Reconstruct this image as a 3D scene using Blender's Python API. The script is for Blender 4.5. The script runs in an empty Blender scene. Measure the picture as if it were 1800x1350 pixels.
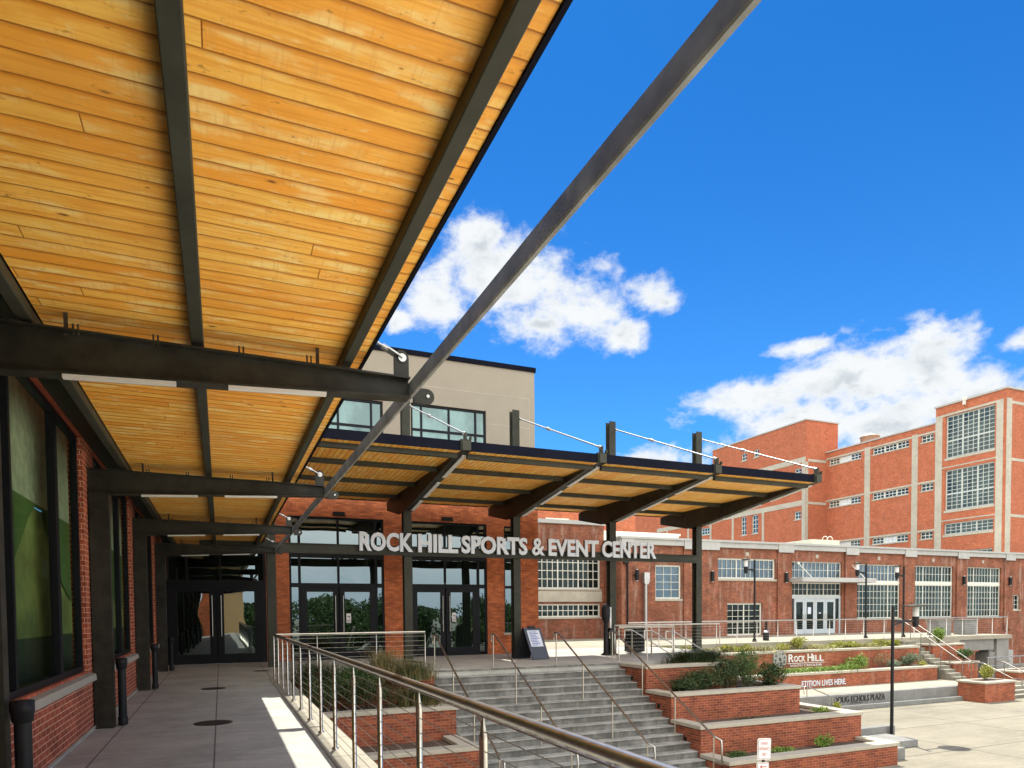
import bpy, bmesh, math, random
from math import sin, cos, pi, radians, sqrt, atan2
from mathutils import Vector, Matrix
SC = bpy.context.scene
COL = SC.collection
# ------------------------------------------------------------------ camera
YAW, PIT, ROL = 0.40346, -0.03482, -0.008873
f = Vector((sin(YAW)*cos(PIT), cos(YAW)*cos(PIT), sin(PIT)))
r0 = Vector((cos(YAW), -sin(YAW), 0)); u0 = r0.cross(f)
rr = r0*cos(ROL)+u0*sin(ROL); uu = -r0*sin(ROL)+u0*cos(ROL)
cam = bpy.data.cameras.new('camera'); camo = bpy.data.objects.new('camera', cam); COL.objects.link(camo)
camo.matrix_world = Matrix(((rr.x, uu.x, -f.x, 0), (rr.y, uu.y, -f.y, 0), (rr.z, uu.z, -f.z, 1.5), (0, 0, 0, 1)))
cam.sensor_width = 36; cam.lens = 1198.04/1800*36; cam.shift_y = (1119.71-675)/1800
cam.clip_start = 0.05; cam.clip_end = 5000
SC.camera = camo
# ------------------------------------------------------------------ exposure
SC.view_settings.view_transform = 'Standard'; SC.view_settings.look = 'None'
SC.view_settings.gamma = 1; SC.view_settings.exposure = 2.15
# ------------------------------------------------------------------ sun
SUN = Vector((.138, .40, 1)).normalized()
EL = math.asin(SUN.z); AZ = atan2(SUN.x, SUN.y)
sl = bpy.data.lights.new('sun', 'SUN'); sl.energy = 2.0; sl.angle = radians(.5); sl.color = (1, .94, .82)
so = bpy.data.objects.new('sun', sl); COL.objects.link(so)
so.rotation_euler = (-SUN).to_track_quat('-Z', 'Y').to_euler(); so.location = (5, 10, 40)

# ------------------------------------------------------------------ node helpers
class NT:
    def __init__(s, tree): s.t = tree; s.n = tree.nodes; s.l = tree.links
    def node(s, typ, **kw):
        n = s.n.new(typ)
        for k, v in kw.items(): setattr(n, k, v)
        return n
    def put(s, sock, v):
        if isinstance(v, bpy.types.NodeSocket): s.l.new(v, sock)
        elif v is not None:
            if hasattr(sock.default_value, '__len__') and not hasattr(v, '__len__'): v = [v]*len(sock.default_value)
            if hasattr(v, '__len__') and len(v) == 3 and len(sock.default_value) == 4: v = (*v, 1)
            sock.default_value = v
    def m(s, op, a, b=None, c=None, clamp=False):
        n = s.node('ShaderNodeMath', operation=op, use_clamp=clamp)
        s.put(n.inputs[0], a)
        if b is not None: s.put(n.inputs[1], b)
        if c is not None: s.put(n.inputs[2], c)
        return n.outputs[0]
    def v(s, op, a, b=None, out=0):
        n = s.node('ShaderNodeVectorMath', operation=op); s.put(n.inputs[0], a)
        if b is not None: s.put(n.inputs[1], b)
        return n.outputs['Value'] if out else n.outputs[0]
    def mix(s, fac, a, b, typ='RGBA', blend='MIX'):
        n = s.node('ShaderNodeMix', data_type=typ)
        if typ == 'RGBA': n.blend_type = blend
        i = {'RGBA': (6, 7, 2), 'FLOAT': (2, 3, 0)}[typ]
        s.put(n.inputs[0], fac); s.put(n.inputs[i[0]], a); s.put(n.inputs[i[1]], b)
        return n.outputs[i[2]]
    def noise(s, vec, scale, detail=3, rough=.5, out=0, dist=0):
        n = s.node('ShaderNodeTexNoise'); s.put(n.inputs['Vector'], vec)
        n.inputs['Scale'].default_value = scale; n.inputs['Detail'].default_value = detail
        n.inputs['Roughness'].default_value = rough; n.inputs['Distortion'].default_value = dist
        return n.outputs[out]
    def ss(s, x, a, b, lo=0., hi=1.):
        n = s.node('ShaderNodeMapRange', interpolation_type='SMOOTHSTEP'); s.put(n.inputs[0], x)
        for i, q in enumerate((a, b, lo, hi)): s.put(n.inputs[i+1], q)
        return n.outputs[0]
    def xyz(s, x, y, z):
        n = s.node('ShaderNodeCombineXYZ')
        for i, q in enumerate((x, y, z)): s.put(n.inputs[i], q)
        return n.outputs[0]
    def sep(s, v):
        n = s.node('ShaderNodeSeparateXYZ'); s.put(n.inputs[0], v); return n.outputs

# ------------------------------------------------------------------ world: sky and clouds
def build_world():
    w = bpy.data.worlds.new('World'); SC.world = w; w.use_nodes = True
    T = NT(w.node_tree); T.n.clear()
    out = T.node('ShaderNodeOutputWorld'); bg = T.node('ShaderNodeBackground')
    T.l.new(bg.outputs[0], out.inputs[0]); bg.inputs[1].default_value = .1
    sky = T.node('ShaderNodeTexSky', sky_type='NISHITA'); sky.sun_disc = False
    sky.sun_elevation = EL; sky.sun_rotation = AZ; sky.air_density = 1.0; sky.dust_density = .3; sky.ozone_density = 3.0
    tc = T.node('ShaderNodeTexCoord'); d = T.v('NORMALIZE', tc.outputs['Generated'])
    x, y, z = T.sep(d)
    base = T.mix(1., sky.outputs[0], T.mix(T.ss(z, .12, .65), (.085, .25, .40), (.031, .178, .335)), blend='MULTIPLY')
    az = T.m('ARCTAN2', x, y); el = T.m('ARCSINE', z); p = T.xyz(az, el, 0)
    E_ = [(22.3, 26.0, 6.5, 3.4), (28.8, 23.6, 5.2, 3.4), (17.2, 24.2, 3.4, 2.4), (26, 22.6, 5, 2.2), (21, 28.3, 3.2, 2), (32.4, 21.6, 2.6, 1.5),
          (34.6, 24.3, 2.3, 1.7), (35.9, 23.5, 2.2, 1.1),
          (43.5, 16.2, 7, 2.2), (50, 16.6, 6.5, 3.2), (54.6, 16.8, 3.6, 3.4), (57, 14, 5, 2.6), (46, 14.2, 6, 2.4), (52, 13.2, 8, 2.6), (46.0, 19.3, 3.2, .75), (60.5, 17.4, 2.6, .9),
          (34.5, 11.6, 6, 1.8), (66, 16, 5, 3), (14, 22.7, 1.6, 1.0)]
    tot = None
    for a, e, wa, we in E_:
        q = T.v('MULTIPLY', T.v('SUBTRACT', p, (radians(a), radians(e), 0)), (1/radians(wa), 1/radians(we), 0))
        v = T.m('SUBTRACT', 1, T.v('LENGTH', q, out=1))
        tot = v if tot is None else T.m('SMOOTH_MAX', tot, v, .25)
    # behind and beside the camera the sky is mostly clouded over
    side = T.ss(T.v('DOT_PRODUCT', d, (sin(radians(35)), cos(radians(35)), 0), out=1), .35, -.1)
    broad = T.m('MULTIPLY', side, T.ss(z, 0, .06, .4, .72))
    tot = T.m('MAXIMUM', tot, T.m('SUBTRACT', broad, T.m('MULTIPLY', T.m('SUBTRACT', 1, side), 3)))
    ds = T.v('MULTIPLY', d, (1, 1, 1.5))
    n1 = T.noise(ds, 13, 9, .62, dist=.25); n2 = T.noise(T.v('ADD', ds, (3, 1, 7)), 34, 7, .6)
    nn = T.m('ADD', T.m('MULTIPLY', T.m('SUBTRACT', n1, .5), 1.75), T.m('MULTIPLY', T.m('SUBTRACT', n2, .5), 1.15))
    raw = T.m('ADD', T.m('ADD', tot, .06), nn)
    den = T.ss(raw, .02, .72)
    n3 = T.noise(T.v('ADD', ds, (0, 0, .035)), 13, 5, .55)
    sh = T.ss(T.m('ADD', T.m('SUBTRACT', T.noise(ds, 20, 5, .55), .5), T.m('MULTIPLY', T.m('SUBTRACT', n3, n1), 1.2)), -.12, .22)
    cc = T.mix(T.m('MULTIPLY', sh, T.ss(raw, .5, 1.1)), (2.1, 2.17, 2.22), (1.35, 1.5, 1.62))
    cc = T.mix(side, cc, (6.6, 6.5, 6.2))
    colr = T.mix(den, base, cc)
    colr = T.mix(T.ss(z, 0, .16), T.mix(side, T.mix(.5, base, (1.2, 1.7, 2.2)), (3.4, 3.9, 4.3)), colr)
    T.l.new(colr, bg.inputs[0])
build_world()

# ------------------------------------------------------------------ materials
M = {}
def mat(name):
    m = bpy.data.materials.new(name); m.use_nodes = True; t = NT(m.node_tree); b = t.n['Principled BSDF']; M[name] = m
    return m, t, b
def plain(name, c, rough=.6, metal=0., var=.12, scale=6, bump=0., spec=.5):
    m, t, b = mat(name)
    g = t.node('ShaderNodeNewGeometry'); n = t.noise(g.outputs['Position'], scale, 6, .6)
    n2 = t.noise(g.outputs['Position'], scale*.17, 3, .5)
    f_ = t.m('ADD', t.m('MULTIPLY', n, .6), t.m('MULTIPLY', n2, .4))
    lo = tuple(q*(1-var) for q in c); hi = tuple(min(1, q*(1+var)) for q in c)
    t.put(b.inputs['Base Color'], t.mix(t.ss(f_, .3, .7), lo, hi))
    b.inputs['Roughness'].default_value = rough; b.inputs['Metallic'].default_value = metal; b.inputs['Specular IOR Level'].default_value = spec
    if bump:
        bn = t.node('ShaderNodeBump'); bn.inputs['Strength'].default_value = bump; bn.inputs['Distance'].default_value = .01
        t.put(bn.inputs['Height'], t.noise(g.outputs['Position'], scale*6, 4, .6)); t.l.new(bn.outputs[0], b.inputs['Normal'])
    return m
def brick(name, c1, c2, mor, bw=.203, bh=.0677, ms=.009, big=.25, hue=None, streak=0.):
    m, t, b = mat(name)
    g = t.node('ShaderNodeNewGeometry'); P = t.sep(g.outputs['Position']); N = t.sep(g.outputs['Normal'])
    k = t.m('GREATER_THAN', t.m('ABSOLUTE', N[0]), .6)
    u = t.mix(k, P[0], P[1], 'FLOAT'); vec = t.xyz(u, P[2], 0)
    br = t.node('ShaderNodeTexBrick'); t.put(br.inputs['Vector'], vec)
    br.inputs['Scale'].default_value = 1; br.inputs['Brick Width'].default_value = bw; br.inputs['Row Height'].default_value = bh
    br.inputs['Mortar Size'].default_value = ms*.5; br.inputs['Mortar Smooth'].default_value = .3
    t.put(br.inputs['Color1'], c1); t.put(br.inputs['Color2'], c2); t.put(br.inputs['Mortar'], mor)
    n = t.noise(g.outputs['Position'], 1.1, 5, .6); n2 = t.noise(g.outputs['Position'], 45, 3, .6)
    # single bricks darker or redder
    wn = t.node('ShaderNodeTexWhiteNoise', noise_dimensions='2D')
    row = t.m('FLOOR', t.m('DIVIDE', P[2], bh)); off = t.m('MULTIPLY', t.m('MODULO', t.m('ABSOLUTE', row), 2), .5)
    t.put(wn.inputs['Vector'], t.xyz(t.m('FLOOR', t.m('ADD', t.m('DIVIDE', u, bw), off)), row, 0))
    v1 = t.ss(wn.outputs[0], 0, 1, .8, 1.15)
    fm = t.m('MULTIPLY', t.m('MULTIPLY', v1, t.ss(n, .3, .7, 1-big, 1+big*.6)), t.ss(n2, .3, .7, .88, 1.1))
    fm = t.mix(br.outputs['Fac'], fm, t.ss(n, .3, .7, 1-big*.5, 1.08), 'FLOAT')
    colr = t.mix(1., br.outputs['Color'], t.xyz(fm, fm, fm), blend='MULTIPLY')
    if streak:
        s_ = t.noise(t.v('MULTIPLY', g.outputs['Position'], (1.2, 1.2, .18)), 3, 5, .6)
        colr = t.mix(t.ss(s_, .52, .75, 0, streak), colr, (.42, .34, .28))
    t.put(b.inputs['Base Color'], colr); b.inputs['Roughness'].default_value = .85; b.inputs['Specular IOR Level'].default_value = .25
    bn = t.node('ShaderNodeBump'); bn.inputs['Strength'].default_value = .5; bn.inputs['Distance'].default_value = .006
    t.put(bn.inputs['Height'], t.m('SUBTRACT', t.m('MULTIPLY', n2, .4), br.outputs['Fac'])); t.l.new(bn.outputs[0], b.inputs['Normal'])
    return m
def wood(name, along):
    m, t, b = mat(name)
    g = t.node('ShaderNodeNewGeometry'); P = t.sep(g.outputs['Position'])
    L, W = (P[0], P[1]) if along == 'x' else (P[1], P[0])
    pw = .135
    W = t.m('ADD', W, t.m('MULTIPLY', t.m('SUBTRACT', t.noise(t.xyz(L, t.m('MULTIPLY', W, .4), 0), 1.6, 3, .6), .5), .022))
    idx = t.m('FLOOR', t.m('DIVIDE', W, pw)); fr = t.m('FRACT', t.m('DIVIDE', W, pw))
    wn = t.node('ShaderNodeTexWhiteNoise', noise_dimensions='1D'); t.put(wn.inputs['W'], idx)
    Lo = t.m('ADD', L, t.m('MULTIPLY', wn.outputs[0], 7.3)); seg = t.m('FLOOR', t.m('DIVIDE', Lo, 5.3)); sfr = t.m('FRACT', t.m('DIVIDE', Lo, 5.3))
    w2 = t.node('ShaderNodeTexWhiteNoise', noise_dimensions='2D'); t.put(w2.inputs['Vector'], t.xyz(idx, seg, 0))
    rnd = w2.outputs[0]
    vec = t.xyz(Lo, W, t.m('MULTIPLY', rnd, 37))
    warp = t.m('MULTIPLY', t.m('SUBTRACT', t.noise(t.v('MULTIPLY', vec, (1.3, 4, 1)), 1, 2, .5), .5), .09)
    gv = t.xyz(t.m('MULTIPLY', Lo, .9), t.m('MULTIPLY', t.m('ADD', W, warp), 34), t.m('MULTIPLY', rnd, 37))
    gr = t.noise(gv, 1.6, 5, .6)
    blo = t.noise(t.v('MULTIPLY', vec, (2.6, 7, 1)), 1, 4, .55)
    blo2 = t.noise(t.v('MULTIPLY', vec, (9, 16, 1)), 1, 4, .6)
    c = t.mix(t.ss(rnd, 0, 1), (.95, .40, .045), (1., .60, .12))
    c = t.mix(t.ss(gr, .42, .68, 0, .75), c, (.80, .32, .035))
    c = t.mix(t.ss(blo, .5, .68, 0, .75), c, (1., .78, .32))
    c = t.mix(t.ss(blo2, .58, .72, 0, .5), c, (1., .78, .36))
    c = t.mix(t.ss(blo, .47, .3, 0, .6), c, (.82, .32, .03))
    vo = t.node('ShaderNodeTexVoronoi', feature='F1'); t.put(vo.inputs['Vector'], t.v('MULTIPLY', t.xyz(L, W, 0), (3.1, 7.4, 1)))
    vo.inputs['Scale'].default_value = 1; vo.inputs['Randomness'].default_value = 1
    kd = t.m('ADD', vo.outputs['Distance'], t.m('MULTIPLY', t.m('SUBTRACT', blo2, .5), .06))
    kr = t.m('ADD', t.m('MULTIPLY', t.sep(vo.outputs['Color'])[0], .13), .055); kon = t.m('GREATER_THAN', t.sep(vo.outputs['Color'])[1], .22)
    c = t.mix(t.m('MULTIPLY', t.ss(kd, kr, t.m('MULTIPLY', kr, .25)), t.m('MULTIPLY', kon, .6)), c, (.52, .19, .03))
    c = t.mix(t.m('MULTIPLY', t.ss(kd, t.m('MULTIPLY', kr, .62), t.m('MULTIPLY', kr, .3)), t.m('MULTIPLY', kon, .9)), c, (.10, .03, .012))
    saw = t.noise(t.xyz(t.m('MULTIPLY', Lo, 46), t.m('MULTIPLY', W, 3), t.m('MULTIPLY', rnd, 37)), 1, 3, .6)
    c = t.mix(t.m('MULTIPLY', t.ss(saw, .52, .66, 0, .35), t.ss(blo, .42, .55)), c, (.74, .33, .06))
    mk = t.noise(t.v('MULTIPLY', vec, (11, 21, 1)), 1, 5, .7)
    c = t.mix(t.ss(mk, .62, .69, 0, .7), c, (.36, .15, .03))
    big_ = t.noise(t.xyz(L, W, 3), .9, 4, .6); c = t.mix(t.ss(big_, .5, .68, 0, .4), c, (.74, .33, .05))
    fl = t.ss(fr, .30, .06); c = t.mix(t.m('MULTIPLY', fl, t.ss(t.noise(t.v('MULTIPLY', vec, (1.1, 1, 1)), 2, 3, .5), .40, .60, 0, .8)), c, (.72, .27, .02))
    e = t.m('MINIMUM', fr, t.m('SUBTRACT', 1, fr)); gmask = t.m('MULTIPLY', t.ss(e, .012, .05), t.ss(fr, .0, t.m('MULTIPLY', blo2, .42), .55, 1.))
    e2 = t.m('MULTIPLY', t.m('MINIMUM', sfr, t.m('SUBTRACT', 1, sfr)), 5.3); gmask = t.m('MULTIPLY', gmask, t.ss(e2, .001, .004))
    c = t.mix(gmask, (.40, .14, .015), c)
    t.put(b.inputs['Base Color'], c); b.inputs['Roughness'].default_value = .5; b.inputs['Specular IOR Level'].default_value = .35
    bn = t.node('ShaderNodeBump'); bn.inputs['Strength'].default_value = .6; bn.inputs['Distance'].default_value = .008
    t.put(bn.inputs['Height'], t.m('ADD', gmask, t.m('MULTIPLY', gr, .08))); t.l.new(bn.outputs[0], b.inputs['Normal'])
def concrete(name, c, var=.15, jx=None, jy=None, jw=.012, blot=1., riser_shade=0.):
    m, t, b = mat(name)
    g = t.node('ShaderNodeNewGeometry'); P = t.sep(g.outputs['Position']); pos = g.outputs['Position']
    n = t.noise(pos, .7*blot, 6, .62); n2 = t.noise(pos, 9, 5, .65); n3 = t.noise(t.v('MULTIPLY', pos, (.5, 3, 3)), 2.2, 5, .6)
    f_ = t.m('ADD', t.m('ADD', t.m('MULTIPLY', n, .5), t.m('MULTIPLY', n2, .22)), t.m('MULTIPLY', n3, .28))
    lo = tuple(q*(1-var*1.6) for q in c); hi = tuple(q*(1+var) for q in c)
    cc = t.mix(t.ss(f_, .33, .66), lo, hi)
    st = t.noise(t.v('ADD', pos, (9, 4, 2)), 1.7, 7, .7)
    cc = t.mix(t.ss(st, .62, .78, 0, .35), cc, tuple(q*.45 for q in c))
    spk = t.noise(pos, 60, 2, .5); cc = t.mix(t.ss(spk, .62, .75, 0, .25), cc, tuple(q*.6 for q in c))
    if riser_shade:
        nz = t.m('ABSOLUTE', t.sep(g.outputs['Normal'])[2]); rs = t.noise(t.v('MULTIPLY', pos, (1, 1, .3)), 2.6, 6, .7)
        rm = t.ss(nz, .6, .3); cc = t.mix(t.m('MULTIPLY', rm, t.ss(rs, .35, .65, riser_shade*.45, riser_shade)), cc, tuple(q*.3 for q in c))  # shade painted into the colour of upright faces, patchy with weathering
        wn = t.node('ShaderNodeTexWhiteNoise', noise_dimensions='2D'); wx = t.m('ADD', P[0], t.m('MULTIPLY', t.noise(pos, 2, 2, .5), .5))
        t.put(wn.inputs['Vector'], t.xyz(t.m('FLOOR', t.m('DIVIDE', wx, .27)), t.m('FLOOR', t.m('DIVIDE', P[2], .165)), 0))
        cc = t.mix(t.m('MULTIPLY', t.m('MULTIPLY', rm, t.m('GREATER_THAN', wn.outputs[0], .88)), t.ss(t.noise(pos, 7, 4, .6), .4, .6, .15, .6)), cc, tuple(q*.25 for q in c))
    def joint(co, spec):
        per, off = spec
        fr = t.m('FRACT', t.m('DIVIDE', t.m('SUBTRACT', co, off), per)); e = t.m('MULTIPLY', t.m('MINIMUM', fr, t.m('SUBTRACT', 1, fr)), per)
        return t.ss(e, jw*.35, jw)
    k = None
    for co, spec in ((P[0], jx), (P[1], jy)):
        if spec:
            j = joint(co, spec); k = j if k is None else t.m('MULTIPLY', k, j)
    if k is not None:
        top = t.m('GREATER_THAN', t.m('ABSOLUTE', t.sep(g.outputs['Normal'])[2]), .7)
        k = t.m('MAXIMUM', k, t.m('SUBTRACT', 1, top)); cc = t.mix(k, tuple(q*.28 for q in c), cc)
    t.put(b.inputs['Base Color'], cc); b.inputs['Roughness'].default_value = .82; b.inputs['Specular IOR Level'].default_value = .3
    bn = t.node('ShaderNodeBump'); bn.inputs['Strength'].default_value = .25; bn.inputs['Distance'].default_value = .005
    t.put(bn.inputs['Height'], t.noise(pos, 70, 3, .6)); t.l.new(bn.outputs[0], b.inputs['Normal'])
def glass(name, body, tint, refl=.25, wav=.004, wscale=1.2, rough=.0, fw=1.):
    m, t, b = mat(name); t.n.remove(b)
    out = t.n['Material Output']; g = t.node('ShaderNodeNewGeometry')
    bn = t.node('ShaderNodeBump'); bn.inputs['Strength'].default_value = 1; bn.inputs['Distance'].default_value = wav
    t.put(bn.inputs['Height'], t.noise(g.outputs['Position'], wscale, 1, .4))
    gl = t.node('ShaderNodeBsdfGlossy'); t.put(gl.inputs['Color'], tint); gl.inputs['Roughness'].default_value = rough; t.l.new(bn.outputs[0], gl.inputs['Normal'])
    df = t.node('ShaderNodeBsdfDiffuse')
    nn = t.noise(t.v('MULTIPLY', g.outputs['Position'], (1, 1, .7)), .9, 3, .6)
    t.put(df.inputs['Color'], t.mix(t.ss(nn, .4, .62), tuple(q*.35 for q in body), body))
    fr = t.node('ShaderNodeFresnel'); fr.inputs['IOR'].default_value = 1.5
    mx = t.node('ShaderNodeMixShader'); t.put(mx.inputs[0], t.m('ADD', t.m('MULTIPLY', fr.outputs[0], (1-refl)*fw), refl))
    t.l.new(df.outputs[0], mx.inputs[1]); t.l.new(gl.outputs[0], mx.inputs[2]); t.l.new(mx.outputs[0], out.inputs[0])
def clear_glass(name, tint, refl=.12):
    m, t, b = mat(name); t.n.remove(b); out = t.n['Material Output']
    gl = t.node('ShaderNodeBsdfGlossy'); gl.inputs['Roughness'].default_value = 0.; t.put(gl.inputs['Color'], (.8, .95, .85))
    tr = t.node('ShaderNodeBsdfTransparent'); t.put(tr.inputs['Color'], tint)
    fr = t.node('ShaderNodeFresnel'); fr.inputs['IOR'].default_value = 1.5
    mx = t.node('ShaderNodeMixShader'); t.put(mx.inputs[0], t.m('ADD', t.m('MULTIPLY', fr.outputs[0], .07), refl))
    t.l.new(tr.outputs[0], mx.inputs[1]); t.l.new(gl.outputs[0], mx.inputs[2]); t.l.new(mx.outputs[0], out.inputs[0])
def leaf(name, ca, cb, cc=None):
    m, t, b = mat(name)
    g = t.node('ShaderNodeNewGeometry'); wn = t.node('ShaderNodeTexWhiteNoise', noise_dimensions='3D')
    t.put(wn.inputs['Vector'], t.v('FLOOR', t.v('MULTIPLY', g.outputs['Position'], (22, 22, 22))))
    n = t.noise(g.outputs['Position'], 2.3, 3, .6)
    k = t.m('ADD', t.m('MULTIPLY', wn.outputs[0], .5), t.m('MULTIPLY', t.ss(n, .35, .65), .5))
    c = t.mix(k, ca, cb)
    if cc: c = t.mix(t.ss(t.noise(g.outputs['Position'], 3.7, 2, .5), .56, .66), c, cc)
    t.put(b.inputs['Base Color'], c); b.inputs['Roughness'].default_value = .55; b.inputs['Specular IOR Level'].default_value = .3
    try: b.inputs['Subsurface Weight'].default_value = 0
    except Exception: pass

plain('steel', (.028, .027, .021), .5, .0, .5, 5, .08, spec=.22)
plain('steel_tube', (.17, .175, .17), .5, .0, .45, 4, .1, spec=.4)
plain('steel_green', (.042, .043, .032), .55, 0, .25, 4, .08, spec=.2)
plain('black_frame', (.009, .010, .013), .5, 0, .2, spec=.15)
plain('fascia', (.006, .007, .014), .7, 0, .2, spec=.05)
plain('stainless_far', (.22, .215, .20), .4, 1., .15, 14)
plain('stainless', (.52, .49, .43), .28, 1., .15, 14)
plain('galvanised', (.42, .42, .41), .35, .8, .15, 20)
plain('white_diffuser', (.62, .62, .60), .5, 0, .05)
plain('limestone', (.38, .345, .28), .8, 0, .1, 5, .2)
plain('precast', (.40, .37, .30), .8, 0, .15, 3, .2)
plain('stucco', (.31, .275, .215), .9, 0, .05, 2, .15)
plain('letter_face', (.64, .69, .76), .45, 0, .04)
plain('emblem_metal', (.30, .29, .27), .5, 0, .1)
plain('tan_render', (.55, .36, .17), .8, 0, .1)
plain('letter_dark', (.035, .035, .04), .4, 0, .1)
plain('white_frame', (.62, .61, .54), .5, 0, .05)
plain('grey_frame', (.45, .47, .44), .5, 0, .05)
plain('door_paint', (.47, .52, .55), .5, 0, .05)
plain('cornice', (.38, .375, .36), .7, 0, .1, 3, .1)
plain('roof_membrane', (.7, .68, .58), .7, 0, .08)
plain('hvac', (.42, .44, .36), .5, 0, .1)
plain('black_plastic', (.012, .013, .015), .55, 0, .2, 8, spec=.25)
plain('board_blue', (.035, .045, .075), .55, 0, .1)
plain('paper', (.62, .66, .78), .7, 0, .03)
plain('ink', (.16, .2, .42), .7, 0, .03)
plain('sign_white', (.72, .68, .66), .5, 0, .04)
plain('sign_red', (.42, .12, .13), .5, 0, .1)
plain('soil', (.075, .05, .035), .95, 0, .4, 9, .6)
plain('iron', (.04, .032, .026), .7, 0, .4, 30, .4)
plain('bark', (.12, .085, .06), .9, 0, .3, 12, .4)
plain('asphalt', (.17, .17, .14), .9, 0, .2, 1)
plain('lamp_glass', (.62, .62, .60), .3, 0, .03)
plain('curtain_green', (.20, .25, .085), .9, 0, .6, 1.3)
plain('curtain_dark', (.07, .14, .04), .9, 0, .3, 1.3)
plain('curtain_low', (.03, .05, .03), .9, 0, .3, 1.3)
plain('curtain_pale', (.40, .45, .37), .9, 0, .3)
plain('stone_plaque', (.07, .06, .055), .5, 0, .5, 18, .2)
plain('beam_concrete', (.22, .215, .20), .85, 0, .2, 1.2, .3)
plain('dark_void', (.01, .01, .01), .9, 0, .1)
plain('flower', (.8, .75, .7), .6)
brick('brick_new', (.44, .105, .05), (.35, .08, .038), (.80, .48, .34))
brick('brick_entry', (.55, .165, .062), (.38, .105, .042), (.22, .085, .05), big=.18)
brick('brick_planter', (.30, .085, .040), (.185, .05, .030), (.40, .20, .125), big=.25)
brick('brick_terrace', (.34, .10, .05), (.26, .075, .038), (.36, .17, .10), big=.3, streak=.2)
brick('brick_mill', (.27, .095, .052), (.195, .064, .036), (.27, .15, .10), big=.3, streak=.45)
brick('brick_factory', (.45, .135, .064), (.37, .10, .050), (.42, .20, .12), big=.1, streak=.12)
wood('wood_x', 'x'); wood('wood_y', 'y')
concrete('walk_concrete', (.40, .395, .36), .16, jx=(1.17, -.095), jy=None, blot=1.5)
concrete('kerb_concrete', (.31, .29, .235), .12, jy=(1.16, .3))
concrete('plaza_concrete', (.215, .198, .152), .17, jx=(4.6, 1.9), jy=(3.2, .4), jw=.03, blot=.5)
concrete('bounce_concrete', (.74, .70, .60), .06, jx=(3, 0), jy=(3, .2), jw=.02)
concrete('deck_concrete', (.31, .285, .225), .1, jx=(3, 0), jy=(3, .2), jw=.025)
concrete('step_concrete', (.29, .285, .265), .3, blot=3., riser_shade=.92)
concrete('stair_concrete', (.33, .31, .25), .12, blot=2, riser_shade=.8)
concrete('wall_concrete', (.21, .21, .20), .15, jx=(2.3, .4), blot=2)
glass('glass_entry', (.010, .016, .011), (.62, .74, .76), .22, .006, .9)
glass('glass_upper', (.13, .22, .21), (.5, .68, .68), .16, .004, fw=.5)
glass('glass_dark', (.012, .018, .016), (.55, .65, .62), .03, .012, .8, fw=.3)
glass('glass_factory', (.03, .05, .05), (.55, .7, .7), .05, .03, .6, fw=.3)
glass('glass_blue', (.05, .08, .10), (.6, .75, .85), .12, .01, .8, fw=.3)
clear_glass('glass_left', (.88, .95, .82), .008)
leaf('leaf_dark', (.018, .035, .012), (.055, .085, .028), (.11, .085, .03))
leaf('leaf_mid', (.035, .075, .02), (.09, .15, .04))
leaf('leaf_bright', (.10, .19, .03), (.22, .30, .05))
leaf('leaf_yellow', (.20, .24, .04), (.38, .36, .07), (.24, .20, .07))
leaf('leaf_grey', (.10, .14, .08), (.22, .26, .17))
leaf('grass_dry', (.10, .10, .035), (.28, .22, .10), (.34, .20, .10))
leaf('grass_mix', (.04, .06, .02), (.16, .14, .05), (.26, .17, .07))
leaf('grass_pale', (.22, .22, .08), (.40, .36, .16))
leaf('leaf_tree', (.02, .05, .012), (.07, .12, .03))

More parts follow.
